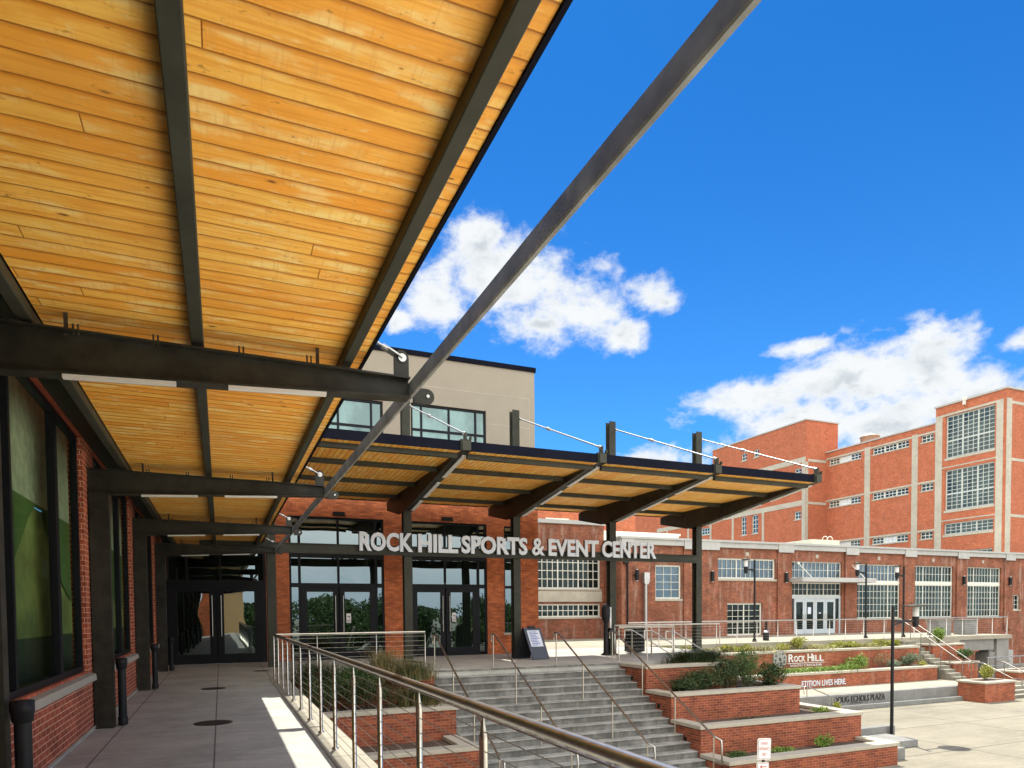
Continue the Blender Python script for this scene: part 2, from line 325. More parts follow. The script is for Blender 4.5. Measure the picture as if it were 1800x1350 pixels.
# ------------------------------------------------------------------ mesh helpers
class MB:
    def __init__(s): s.v = []; s.f = []; s.sm = []
    def add(s, vs, fs, smooth=False):
        o = len(s.v); s.v += [tuple(q) for q in vs]; s.f += [tuple(i+o for i in q) for q in fs]; s.sm += [smooth]*len(fs); return s
    def box(s, x0, x1, y0, y1, z0, z1):
        if x0 > x1: x0, x1 = x1, x0
        if y0 > y1: y0, y1 = y1, y0
        if z0 > z1: z0, z1 = z1, z0
        return s.add([(x0, y0, z0), (x1, y0, z0), (x1, y1, z0), (x0, y1, z0), (x0, y0, z1), (x1, y0, z1), (x1, y1, z1), (x0, y1, z1)],
                     [(0, 3, 2, 1), (4, 5, 6, 7), (0, 1, 5, 4), (1, 2, 6, 5), (2, 3, 7, 6), (3, 0, 4, 7)])
    def quad(s, a, b, c, d): return s.add([a, b, c, d], [(0, 1, 2, 3)])
    def prism(s, poly, axis, a, b):
        # poly in the plane across axis; axis 'x': (y,z), 'y': (x,z), 'z': (x,y)
        mk = {'x': lambda p, t: (t, p[0], p[1]), 'y': lambda p, t: (p[0], t, p[1]), 'z': lambda p, t: (p[0], p[1], t)}[axis]
        n = len(poly); vs = [mk(p, a) for p in poly]+[mk(p, b) for p in poly]
        fs = [tuple(range(n-1, -1, -1)), tuple(range(n, 2*n))]+[(i, (i+1) % n, n+(i+1) % n, n+i) for i in range(n)]
        return s.add(vs, fs)
    def tube(s, pts, r, n=8, cap=True, r2=None):
        pts = [Vector(p) for p in pts]; rings = []; up = None
        for i, p in enumerate(pts):
            a = pts[max(i-1, 0)]; b = pts[min(i+1, len(pts)-1)]; d = (b-a).normalized()
            if up is None: up = Vector((0, 0, 1)) if abs(d.z) < .9 else Vector((1, 0, 0))
            x = d.cross(up).normalized(); y = x.cross(d).normalized(); up = y
            ri = r if r2 is None else r+(r2-r)*i/max(1, len(pts)-1)
            rings.append([p+x*ri*cos(2*pi*k/n)+y*ri*sin(2*pi*k/n) for k in range(n)])
        vs = [q for rg in rings for q in rg]
        fs = [(i*n+k, i*n+(k+1) % n, (i+1)*n+(k+1) % n, (i+1)*n+k) for i in range(len(pts)-1) for k in range(n)]
        s.add(vs, fs, True)
        if cap: s.add(rings[0], [tuple(range(n-1, -1, -1))]); s.add(rings[-1], [tuple(range(n))])
        return s
    def lathe(s, prof, c, n=16):
        cx, cy = c; vs = []
        for r, z in prof: vs += [(cx+r*cos(2*pi*k/n), cy+r*sin(2*pi*k/n), z) for k in range(n)]
        fs = [(i*n+k, i*n+(k+1) % n, (i+1)*n+(k+1) % n, (i+1)*n+k) for i in range(len(prof)-1) for k in range(n)]
        s.add(vs, fs, True); s.add(vs[:n], [tuple(range(n-1, -1, -1))]); s.add(vs[-n:], [tuple(range(n))]); return s
    def bar(s, a, b, w, h, up=(0, 0, 1)):
        a = Vector(a); b = Vector(b); d = (b-a).normalized(); x = d.cross(Vector(up)).normalized()*w/2; y = x.cross(d).normalized()*h/2
        return s.add([a-x-y, a+x-y, a+x+y, a-x+y, b-x-y, b+x-y, b+x+y, b-x+y],
                     [(0, 1, 2, 3), (7, 6, 5, 4), (0, 4, 5, 1), (1, 5, 6, 2), (2, 6, 7, 3), (3, 7, 4, 0)])
def off(o):
    v = Vector((0, 0, 0))
    while o: v += o.location; o = o.parent
    return v
def obj(name, mb, m, parent=None, label=None, bevel=0., org=None):
    me = bpy.data.meshes.new(name); w = off(parent) if parent else (Vector(org) if org else Vector((0, 0, 0)))
    me.from_pydata([(a-w.x, b-w.y, c-w.z) for a, b, c in mb.v], [], mb.f)
    me.polygons.foreach_set('use_smooth', mb.sm); me.update()
    ms = m if isinstance(m, (list, tuple)) else [m]
    for q in ms: me.materials.append(M[q])
    o = bpy.data.objects.new(name, me); COL.objects.link(o)
    if parent: o.parent = parent
    elif org: o.location = w
    if label: o['label'] = label
    if bevel:
        b = o.modifiers.new('bevel', 'BEVEL'); b.width = bevel; b.segments = 1; b.limit_method = 'ANGLE'
    return o
def struct(name, mb, m): o = obj(name, mb, m); o['kind'] = 'structure'; return o
def tag(o, label, cat, group=None, kind=None):
    o['label'] = label; o['category'] = cat
    if group: o['group'] = group
    if kind: o['kind'] = kind
    return o
def thing(name, label, cat, loc=(0, 0, 0), group=None):
    o = bpy.data.objects.new(name, None); COL.objects.link(o); o.location = loc; o.empty_display_size = .2
    return tag(o, label, cat, group)
def copy_tree(o, parent=None):
    c = o.copy(); COL.objects.link(c); c.parent = parent
    for ch in list(o.children): copy_tree(ch, c)
    return c
# facade frame: axis 'y' faces -Y at y=pos; 'px' faces +X; 'nx' faces -X ; w = depth into the wall
def fm(axis, pos):
    if axis == 'y': return lambda u, v, w: (u, pos+w, v)
    if axis == 'px': return lambda u, v, w: (pos-w, u, v)
    return lambda u, v, w: (pos+w, u, v)
def fbox(mb, F, u0, u1, v0, v1, w0, w1):
    a = F(u0, v0, w0); b = F(u1, v1, w1); return mb.box(a[0], b[0], a[1], b[1], a[2], b[2])
def wall_face(mb, F, u0, u1, v0, v1, holes, depth=.12):
    us = sorted({u0, u1, *[h[0] for h in holes], *[h[1] for h in holes]}); vs = sorted({v0, v1, *[h[2] for h in holes], *[h[3] for h in holes]})
    us = [u for u in us if u0 <= u <= u1]; vs = [v for v in vs if v0 <= v <= v1]
    for i in range(len(us)-1):
        for j in range(len(vs)-1):
            cu, cv = (us[i]+us[i+1])/2, (vs[j]+vs[j+1])/2
            if any(h[0] < cu < h[1] and h[2] < cv < h[3] for h in holes): continue
            mb.quad(F(us[i], vs[j], 0), F(us[i+1], vs[j], 0), F(us[i+1], vs[j+1], 0), F(us[i], vs[j+1], 0))
    for a, b, c, d in holes:
        mb.quad(F(a, c, 0), F(a, d, 0), F(a, d, depth), F(a, c, depth)); mb.quad(F(b, c, 0), F(b, d, 0), F(b, d, depth), F(b, c, depth))
        mb.quad(F(a, c, 0), F(b, c, 0), F(b, c, depth), F(a, c, depth)); mb.quad(F(a, d, 0), F(b, d, 0), F(b, d, depth), F(a, d, depth))
def grid_window(parent, F, u0, u1, v0, v1, cols, rows, fmat, pmat, w=.1, fw=.06, mw=.025, groups=None, vgroups=None, gw=.07, sill=None, smat='limestone', label=None, boards=()):
    m = MB(); T_ = .06
    fbox(m, F, u0, u1, v1-fw, v1, w-T_, w); fbox(m, F, u0, u1, v0, v0+fw, w-T_, w)
    fbox(m, F, u0, u0+fw, v0+fw, v1-fw, w-T_+.002, w-.002); fbox(m, F, u1-fw, u1, v0+fw, v1-fw, w-T_+.002, w-.002)
    iu0, iu1, iv0, iv1 = u0+fw, u1-fw, v0+fw, v1-fw
    groups = groups or []; vgroups = vgroups or []
    for i in range(1, cols):
        x = iu0+(iu1-iu0)*i/cols; g = gw if i in groups else mw
        fbox(m, F, x-g/2, x+g/2, iv0, iv1, w-(T_-.01 if i in groups else .035), w-.004)
    for j in range(1, rows):
        z = iv0+(iv1-iv0)*j/rows; g = gw if j in vgroups else mw
        fbox(m, F, iu0, iu1, z-g/2, z+g/2, w-(T_-.012 if j in vgroups else .033), w-.006)
    fr = obj('window', m, fmat, parent, label)
    p = MB(); p.quad(F(u0, v0, w), F(u1, v0, w), F(u1, v1, w), F(u0, v1, w)); obj('pane', p, pmat, fr)
    if sill:
        s = MB(); fbox(s, F, u0-.06, u1+.06, v0-sill, v0, -.06, w); obj('sill', s, smat, fr, bevel=.01)
    return fr
def text_mesh(body, size, depth=.03, offset=0., sx=1., bold=0.):
    cu = bpy.data.curves.new('t', 'FONT'); cu.body = body; cu.size = size; cu.extrude = depth/2; cu.offset = offset; cu.resolution_u = 3
    o = bpy.data.objects.new('t', cu); COL.objects.link(o)
    dg = bpy.context.evaluated_depsgraph_get(); dg.update()
    me = bpy.data.meshes.new_from_object(o.evaluated_get(dg)); 
    vs = [(v.co.x*sx, v.co.y, v.co.z) for v in me.vertices]; fs = [tuple(p.vertices) for p in me.polygons]
    bpy.data.objects.remove(o); bpy.data.curves.remove(cu); bpy.data.meshes.remove(me)
    return vs, fs
def text_block(F, body, u0, u1, v0, v1, w, depth=.03, offset=.01):
    # text fitted to a box on a facade frame; front at depth w-depth
    vs, fs = text_mesh(body, 1., depth, offset)
    x0 = min(v[0] for v in vs); x1 = max(v[0] for v in vs); y0 = min(v[1] for v in vs); y1 = max(v[1] for v in vs)
    mb = MB(); mb.add([F(u0+(v[0]-x0)/(x1-x0)*(u1-u0), v0+(v[1]-y0)/(y1-y0)*(v1-v0), w-depth/2+v[2]) for v in vs], fs); return mb

# ================================================================== SETTING
g = MB(); g.box(-700, 900, -700, 900, -3.4, -2.9); struct('ground', g, 'asphalt')
g = MB(); g.box(-2, 75, 7.5, 36, -2.86, -2.64); struct('plaza', g, 'plaza_concrete')
g = MB(); g.box(-20, 75, -30, 7.499, -2.87, -2.642); struct('south_bounce_plaza', g, 'bounce_concrete')  # unseen southern paving, made extra pale to bounce sunlight up under the canopy
g = MB(); g.box(-1.6, 1.02, -14, 23.3, -.3, 0); struct('walkway', g, 'walk_concrete')
g = MB(); g.box(1.02, 1.40, -14, 16.9, -.3, .012); struct('walkway_kerb', g, 'kerb_concrete')
g = MB(); g.box(1.30, 1.42, -14, 16.9, -2.64, -.301); g.box(-1.6, 1.29, -14, 23.3, -2.64, -.302); struct('walkway_retaining_base', g, 'wall_concrete')
g = MB(); g.box(1.02, 1.40, 16.9, 20.5, -.3, 0); g.box(1.40, 13.3, 17.352, 20.5, -2.64, 0); g.box(1.02, 17.1, 20.5, 25.2, -2.64, 0)
struct('entrance_landing', g, 'walk_concrete')
g = MB(); g.box(1.02, 38., 25.2, 60, -2.64, .002); struct('upper_terrace', g, 'deck_concrete')
g = MB(); g.box(16.9, 34.3, 20.6, 22.96, -2.64, -2.015); g.box(16.9, 19., 17.9, 20.6, -2.64, -2.015); struct('lower_terrace', g, 'deck_concrete')

# ================================================================== LEFT BUILDING (walkway side)
def left_building():
    B = thing('sports_hall', 'long red brick hall along the left of the walkway with tall black windows', 'building', (-1.6, 5, 0))
    F = fm('px', -1.6); holes = [(.0+1.05, 5.25, .80, 3.82), (6.1, 10.3, .80, 3.82), (11.15, 15.35, .80, 3.82), (16.2, 20.4, .80, 3.82), (-4, .2, .8, 3.82)]
    w = MB(); wall_face(w, F, -14, 23.3, .04, 6.6, holes, .16)
    w.quad((-1.6, -14, 6.6), (-1.6, 23.3, 6.6), (-14, 23.3, 6.6), (-14, -14, 6.6)); w.quad((-1.6, -14, 0), (-1.6, -14, 6.6), (-14, -14, 6.6), (-14, -14, 0))
    obj('brick_wall', w, 'brick_new', B)
    w = MB(); w.box(-1.6, -1.575, -14, 23.3, 0, .04); obj('wall_base', w, 'precast', B)
    for (a, b, c, d) in holes:
        m = MB(); W0, W1 = .05, .13
        fbox(m, F, a, b, d-.06, d, W0, W1); fbox(m, F, a, b, c, c+.07, W0, W1)
        fbox(m, F, a, a+.06, c+.07, d-.06, W0+.002, W1); fbox(m, F, b-.06, b, c+.07, d-.06, W0+.002, W1)
        fbox(m, F, b-1.35, b-1.2, c+.07, d-.06, W0+.001, W1)
        fbox(m, F, a+1.05, a+1.12, c+.07, d-.06, W0+.001, W1)
        fr = obj('window', m, 'black_frame', B)
        for u, v in ((a+.06, a+1.05), (a+1.12, b-1.35), (b-1.2, b-.06)):
            p = MB(); p.quad(F(u, c+.07, .1), F(v, c+.07, .1), F(v, d-.06, .1), F(u, d-.06, .1)); obj('pane', p, 'glass_left', fr)
        s = MB(); s.prism([(-1.755, c+.012), (-1.53, c-.045), (-1.52, c-.13), (-1.60, c-.13), (-1.755, c-.13)], 'y', a-.1, b+.12); obj('sill', s, 'limestone', B, bevel=.006)
        # interior seen through the glass: dark green band over paler turf, one sweep per window
        r = MB(); n = 14
        for i in range(n):
            t0, t1 = i/n, (i+1)/n; y0, y1 = a-.425+(b-a+.85)*t0, a-.425+(b-a+.85)*t1
            z0, z1 = 1.7+1.5*(t0-.45)**2*4, 1.7+1.5*(t1-.45)**2*4
            r.quad((-2.14, y0, min(2.9, z0)), (-2.14, y1, min(2.9, z1)), (-2.14, y1, 2.95), (-2.14, y0, 2.95))
        obj('inner_curtain', r, 'curtain_dark', B)
    r = MB(); r.quad((-2.15, -5, 2.9), (-2.15, 23.2, 2.9), (-2.15, 23.2, 4.6), (-2.15, -5, 4.6)); obj('inner_wall', r, 'curtain_pale', B)
    r = MB(); r.quad((-2.16, -5, 1.25), (-2.16, 23.2, 1.25), (-2.16, 23.2, 2.9), (-2.16, -5, 2.9)); obj('inner_turf_wall', r, 'curtain_green', B)
    r = MB(); r.quad((-2.16, -5, 0), (-2.16, 23.2, 0), (-2.16, 23.2, 1.25), (-2.16, -5, 1.25)); r.box(-2.2, -1.78, -5, 23.2, -.05, .02); obj('inner_floor', r, 'curtain_low', B)
    for y in (.55, 5.6, 10.68, 15.72, 20.78):
        m = MB(); x = -1.265
        m.tube([(x, y, 0.02), (x, y, .82)], .052, 14); m.lathe([(.052, .78), (.066, .79), (.07, .85), (.074, .855), (.074, .93), (.052, .935)], (x, y), 16)
        m.lathe([(.058, .02), (.062, .03), (.062, .12), (.054, .13)], (x, y), 16)
        obj('drain_pipe', m, 'black_plastic', B)
left_building()

# ================================================================== WALKWAY CANOPY
def walkway_canopy():
    C_ = thing('walkway_canopy', 'long timber lined steel canopy cantilevered over the covered walkway', 'canopy', (-1.4, 5.6, 0))
    y0, y1 = -9.0, 23.2
    w = MB(); w.box(-1.12, 1.125, y0, y1, 3.60, 3.66); obj('timber_ceiling', w, 'wood_x', C_)
    w = MB(); w.box(1.127, 1.150, y0, y1, 3.585, 3.72); w.box(-1.14, 1.127, y0, y1, 3.661, 3.72); obj('roof_edge', w, 'fascia', C_)
    for xa, xb, nm in ((-1.215, -1.13, 0), (-.158, -.072, 0), (.938, 1.015, 0)):
        w = MB(); w.box(xa, xb, y0, y1, 3.508, 3.598); obj('purlin', w, 'steel_green', C_, bevel=.006)
    w = MB(); w.box(-1.225, -1.14, y0, y1, 3.60, 3.835); w.box(-1.598, -1.14, y0, y1, 3.836, 3.87); obj('wall_ledger', w, 'steel', C_)
    w = MB(); w.box(1.475, 1.512, y0, 20.86, 3.298, 3.420); obj('edge_tube', w, 'steel_tube', C_, bevel=.008)
    for y in (-4.5, .55, 5.6, 10.65, 15.70, 20.75):
        # column: wide flange post against the wall
        c = MB(); c.box(-1.585, -1.35, y-.065, y-.05, 0, 3.16); c.box(-1.585, -1.35, y+.05, y+.065, 0, 3.16); c.box(-1.475, -1.46, y-.05, y+.05, 0, 3.16)
        c.box(-1.358, -1.35, y-.05, y+.05, 0, 3.16); c.box(-1.58, -1.36, y-.12, y+.12, .0, .018)
        obj('column', c, 'steel', C_)
        # tapered cantilever beam
        b = MB(); pr = [(-1.598, 3.155), (-1.35, 3.155), (1.474, 3.29), (1.474, 3.442), (-1.598, 3.478)]
        b.prism(pr, 'y', y-.008, y+.008)
        b.prism([(-1.598, 3.468), (1.474, 3.432), (1.474, 3.446), (-1.598, 3.482)], 'y', y-.075, y+.075)
        b.prism([(-1.35, 3.145), (1.474, 3.28), (1.474, 3.294), (-1.35, 3.159)], 'y', y-.075, y+.075)
        obj('beam', b, 'steel', C_)
        for xa, xb in ((-.96, -.26), (.09, .80)):
            l = MB(); za = 3.145+(xa+1.35)*.0478; zb = 3.145+(xb+1.35)*.0478
            l.prism([(xa, za-.028), (xb, zb-.028), (xb, zb-.002), (xa, za-.002)], 'y', y-.07, y-.022); obj('light_strip', l, 'white_diffuser', C_)
        g_ = MB(); ar = [(1.612, 3.32), (1.612, 3.25)]
        poly = [(1.5125, 3.385), (1.5125, 3.255)]+[(1.63+.065*cos(a), 3.32+.065*sin(a)) for a in [(-90+20*k)*pi/180 for k in range(10)]]
        g_.prism(poly, 'y', y-.012, y+.012); obj('gusset_plate', g_, 'steel', C_)
        g_ = MB(); g_.tube([(1.635, y-.03, 3.32), (1.635, y+.03, 3.32)], .014, 10); obj('pin', g_, 'galvanised', C_)
        g_ = MB(); poly = [(1.355, 3.446), (1.478, 3.446)]+[(1.4165+.0615*cos(a), 3.615+.0615*sin(a)) for a in [k*pi/8 for k in range(9)]]
        g_.prism(poly, 'y', y-.012, y+.012); obj('lug_plate', g_, 'steel', C_)
        g_ = MB(); g_.tube([(1.42, y-.03, 3.61), (1.42, y+.03, 3.61)], .034, 14); g_.bar((1.42, y-.022, 3.61), (1.30, y-.022, 3.672), .012, .05, (0, 1, 0)); g_.bar((1.42, y+.022, 3.61), (1.30, y+.022, 3.672), .012, .05, (0, 1, 0))
        g_.tube([(1.31, y, 3.667), (1.26, y, 3.693)], .026, 10); obj('rod_clevis', g_, 'galvanised', C_)
        g_ = MB(); g_.tube([(1.27, y, 3.688), (-1.59, y, 5.17)], .014, 8); obj('tie_rod', g_, 'galvanised', C_)
        for xx in (-.94, .745):
            b = MB(); b.box(xx-.012, xx+.012, y-.012, y+.012, 3.44, 3.60); obj('hanger_rod', b, 'iron', C_)
        for xx in (-.89, -.86, -.40, -.37, .17, .20, .66, .69):
            b = MB(); b.tube([(xx, y-.05, 3.44), (xx, y-.05, 3.515)], .007, 6); obj('bolt', b, 'iron', C_)
walkway_canopy()

S_ = thing('end_wall', 'tan rendered wall with a brick pier closing the walkway behind the viewer, mirrored in the far glass doors', 'wall', (0, -16, 0))
g = MB(); g.box(-.2, 1.95, -16.3, -16, -2.64, 5.2); obj('rendered_wall', g, 'tan_render', S_)
g = MB(); g.box(-1.6, -.2, -16.35, -15.9, -2.64, 5.2); obj('brick_pier', g, 'brick_entry', S_)
g = MB(); g.box(-1.65, 2.0, -16.4, -15.85, 5.2, 5.32); obj('coping', g, 'limestone', S_)
# ================================================================== ENTRANCE WING
def entrance():
    B = thing('entrance_wing', 'brick entrance wing with black framed glass doors and beige upper storey', 'building', (6, 23.4, 0))
    yf = 23.4; F = fm('y', yf)
    holes = [(2.09, 5.22, 0, 4.76), (6.16, 9.02, 0, 4.76), (9.70, 10.20, .78, 4.72)]
    w = MB(); wall_face(w, F, 1.36, 11.09, 0, 5.9, holes, .14)
    w.quad((11.09, yf, 0), (11.09, yf, 5.9), (11.09, 34, 5.9), (11.09, 34, 0)); w.quad((1.36, yf, 5.9), (11.09, yf, 5.9), (11.09, 34, 5.9), (1.36, 34, 5.9))
    obj('brick_wall', w, 'brick_entry', B)
    s = MB(); s.box(9.66, 10.24, yf-.03, yf+.1, .70, .78); obj('sill', s, 'limestone', B)
    def storefront(a, b, dc):
        m = MB(); W0, W1 = .04, .12; fw = .07
        fbox(m, F, a, b, 4.69, 4.76, W0, W1); fbox(m, F, a, b, 0, .02, W0, W1)
        fbox(m, F, a, a+fw, .02, 4.69, W0, W1); fbox(m, F, b-fw, b, .02, 4.69, W0, W1)
        aa, bb = dc-1.26, dc+1.26
        for x in (aa, bb): fbox(m, F, x-.04, x+.04, .02, 4.69, W0+.001, W1)
        fbox(m, F, dc-.035, dc+.035, 2.62, 4.69, W0+.002, W1)
        for z0, z1 in ((2.42, 2.56), (3.40, 3.62)): fbox(m, F, a+fw, b-fw, z0, z1, W0+.003, W1)
        fr = obj('window', m, 'black_frame', B)
        for (u0, u1) in ((a+fw, aa-.04), (aa+.04, dc-.035), (dc+.035, bb-.04), (bb+.04, b-fw)):
            for (v0, v1) in ((2.56, 3.40), (3.62, 4.69)):
                if u1-u0 > .03:
                    p = MB(); p.quad(F(u0, v0, .09), F(u1, v0, .09), F(u1, v1, .09), F(u0, v1, .09)); obj('pane', p, 'glass_entry', fr)
        for (u0, u1) in ((a+fw, aa-.04), (bb+.04, b-fw)):
            if u1-u0 > .03:
                p = MB(); p.quad(F(u0, .1, .09), F(u1, .1, .09), F(u1, 2.42, .09), F(u0, 2.42, .09)); obj('pane', p, 'glass_entry', fr)
        for sgn in (-1, 1):
            u0, u1 = (dc-1.21, dc-.02) if sgn < 0 else (dc+.02, dc+1.21)
            d = MB(); fbox(d, F, u0, u1, .03, .30, .03, .08); fbox(d, F, u0, u1, 2.27, 2.41, .03, .08); fbox(d, F, u0, u0+.17, .30, 2.27, .03, .08); fbox(d, F, u1-.17, u1, .30, 2.27, .03, .08)
            dr = obj('door', d, 'black_frame', B)
            p = MB(); p.quad(F(u0+.17, .30, .06), F(u1-.17, .30, .06), F(u1-.17, 2.27, .06), F(u0+.17, 2.27, .06)); obj('pane', p, 'glass_entry', dr)
            h = MB(); hx = dc+sgn*.13; h.tube([(hx, yf-.05, .86), (hx, yf-.05, 2.14)], .014, 8); h.tube([(hx, yf-.05, 1.0), (hx, yf+.04, 1.0)], .008, 6); h.tube([(hx, yf-.05, 2.0), (hx, yf+.04, 2.0)], .008, 6)
            obj('door_handle', h, 'stainless', dr)
            if sgn > 0:
                n = MB(); fbox(n, F, u0+.22, u0+.37, 1.22, 1.54, .05, .056); nt = obj('notice', n, 'sign_white', dr)
                n = MB()
                fbox(n, F, u0+.25, u0+.335, 1.43, 1.455, .045, .05); n.prism([(u0+.315, 1.43), (u0+.335, 1.43), (u0+.345, 1.37), (u0+.325, 1.37)], 'y', yf+.045, yf+.05)
                for k in range(3): fbox(n, F, u0+.24, u0+.35, 1.255+k*.03, 1.265+k*.03, .045, .05)
                obj('notice_print', n, 'letter_dark', nt)
    storefront(2.09, 5.22, 3.68); storefront(6.16, 9.02, 7.43)
    m = MB(); a, b = 9.70, 10.20
    fbox(m, F, a, b, 4.66, 4.72, .04, .12); fbox(m, F, a, b, .78, .84, .04, .12); fbox(m, F, a, a+.05, .84, 4.66, .04, .12); fbox(m, F, b-.05, b, .84, 4.66, .04, .12)
    for z0, z1 in ((2.42, 2.52), (3.40, 3.62)): fbox(m, F, a+.05, b-.05, z0, z1, .042, .12)
    fr = obj('window', m, 'black_frame', B)
    for v0, v1 in ((.84, 2.42), (2.52, 3.40), (3.62, 4.66)):
        p = MB(); p.quad(F(a+.05, v0, .09), F(b-.05, v0, .09), F(b-.05, v1, .09), F(a+.05, v1, .09)); obj('pane', p, 'glass_entry', fr)
    for x in (3.70, 7.48):
        l = MB(); l.box(x-.19, x+.19, yf-.16, yf, 4.84, 4.93); l.box(x-.21, x+.21, yf-.18, yf-.05, 4.80, 4.84); obj('wall_light', l, 'black_plastic', B)
    p = MB(); p.box(1.42, 1.66, yf-.03, yf, .92, 1.80); obj('stone_plaque', p, 'stone_plaque', B)
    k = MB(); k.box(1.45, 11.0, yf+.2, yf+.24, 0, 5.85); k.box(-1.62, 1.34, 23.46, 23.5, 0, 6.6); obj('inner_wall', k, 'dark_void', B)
    # recessed doors closing the covered walkway
    yd = 23.3; G = fm('y', yd)
    m = MB(); fbox(m, G, -1.6, 1.36, 2.40, 2.62, 0, .1); fbox(m, G, -1.6, -1.42, 0, 2.4, 0, .1); fbox(m, G, 1.2, 1.36, 0, 2.4, 0, .1); fbox(m, G, -1.6, 1.36, 4.3, 6.6, 0, .1)
    fbox(m, G, -.98, -.9, 2.62, 4.3, 0, .1); fbox(m, G, -.02, .05, 2.62, 4.3, 0, .1); fbox(m, G, 1.28, 1.36, 2.62, 4.3, 0, .1)
    fr = obj('window', m, 'black_frame', B)
    for u0, u1 in ((-1.6, -.98), (-.9, -.02), (.05, 1.28)):
        p = MB(); p.quad(G(u0, 2.62, .05), G(u1, 2.62, .05), G(u1, 4.3, .05), G(u0, 4.3, .05)); obj('pane', p, 'glass_entry', fr)
    for u0, u1 in ((-1.42, -.12), (-.10, 1.2)):
        d = MB(); fbox(d, G, u0, u1, .0, .30, .01, .07); fbox(d, G, u0, u1, 2.27, 2.4, .01, .07); fbox(d, G, u0, u0+.2, .3, 2.27, .01, .07); fbox(d, G, u1-.2, u1, .3, 2.27, .01, .07)
        dr = obj('door', d, 'black_frame', B); p = MB(); p.quad(G(u0+.2, .3, .04), G(u1-.2, .3, .04), G(u1-.2, 2.27, .04), G(u0+.2, 2.27, .04)); obj('pane', p, 'glass_entry', dr)
        hx = u1-.12 if u0 < -.5 else u0+.12
        h = MB(); h.tube([(hx, yd-.06, .86), (hx, yd-.06, 2.14)], .013, 8); h.tube([(hx, yd-.06, 1.), (hx, yd+.02, 1.)], .008, 6); h.tube([(hx, yd-.06, 2.), (hx, yd+.02, 2.)], .008, 6); obj('door_handle', h, 'stainless', dr)
    # beige upper block
    yb = 25.0; H = fm('y', yb)
    hl = [(-1.6, 2.0, 7.2, 9.3), (2.4, 5.62, 6.9, 9.28), (6.66, 9.66, 6.9, 9.36)]
    w = MB(); wall_face(w, H, -12, 11.74, 5.9, 11.1, hl, .15)
    w.quad((11.74, yb, 5.9), (11.74, yb, 11.1), (11.74, 48, 11.1), (11.74, 48, 5.9)); w.quad((-12, yb, 11.09), (11.74, yb, 11.09), (11.74, 48, 11.09), (-12, 48, 11.09)); w.quad((-12, yb, 5.9), (-12, yb, 11.1), (-12, 48, 11.1), (-12, 48, 5.9))
    obj('upper_wall', w, 'stucco', B)
    w = MB(); w.box(-12.05, 11.79, yb-.05, yb+.2, 11.1, 11.28); w.box(11.6, 11.79, yb+.2, 48, 11.1, 11.28); obj('parapet_cap', w, 'fascia', B)
    j = MB()
    for z in (10.03,): j.box(-11, 11.5, yb-.004, yb, z-.012, z+.012)
    j.box(9.82, 11.5, yb-.004, yb, 8.86, 8.885); j.box(11.5, 11.52, yb-.004, yb, 5.9, 10.04); obj('panel_joint', j, 'precast', B)
    for (a, b, c, d) in hl:
        m = MB(); fw = .08
        fbox(m, H, a, b, d-fw, d, .05, .13); fbox(m, H, a, b, c, c+fw, .05, .13); fbox(m, H, a, a+fw, c+fw, d-fw, .052, .13); fbox(m, H, b-fw, b, c+fw, d-fw, .052, .13)
        for z in (d-.95,): fbox(m, H, a+fw, b-fw, z-.04, z+.04, .055, .13)
        for x in (a+.42, (a+b)/2, b-.42): fbox(m, H, x-.035, x+.035, c+fw, d-fw, .054, .13)
        fr = obj('window', m, 'black_frame', B); p = MB(); p.quad(H(a, c, .1), H(b, c, .1), H(b, d, .1), H(a, d, .1)); obj('pane', p, 'glass_upper', fr)
entrance()

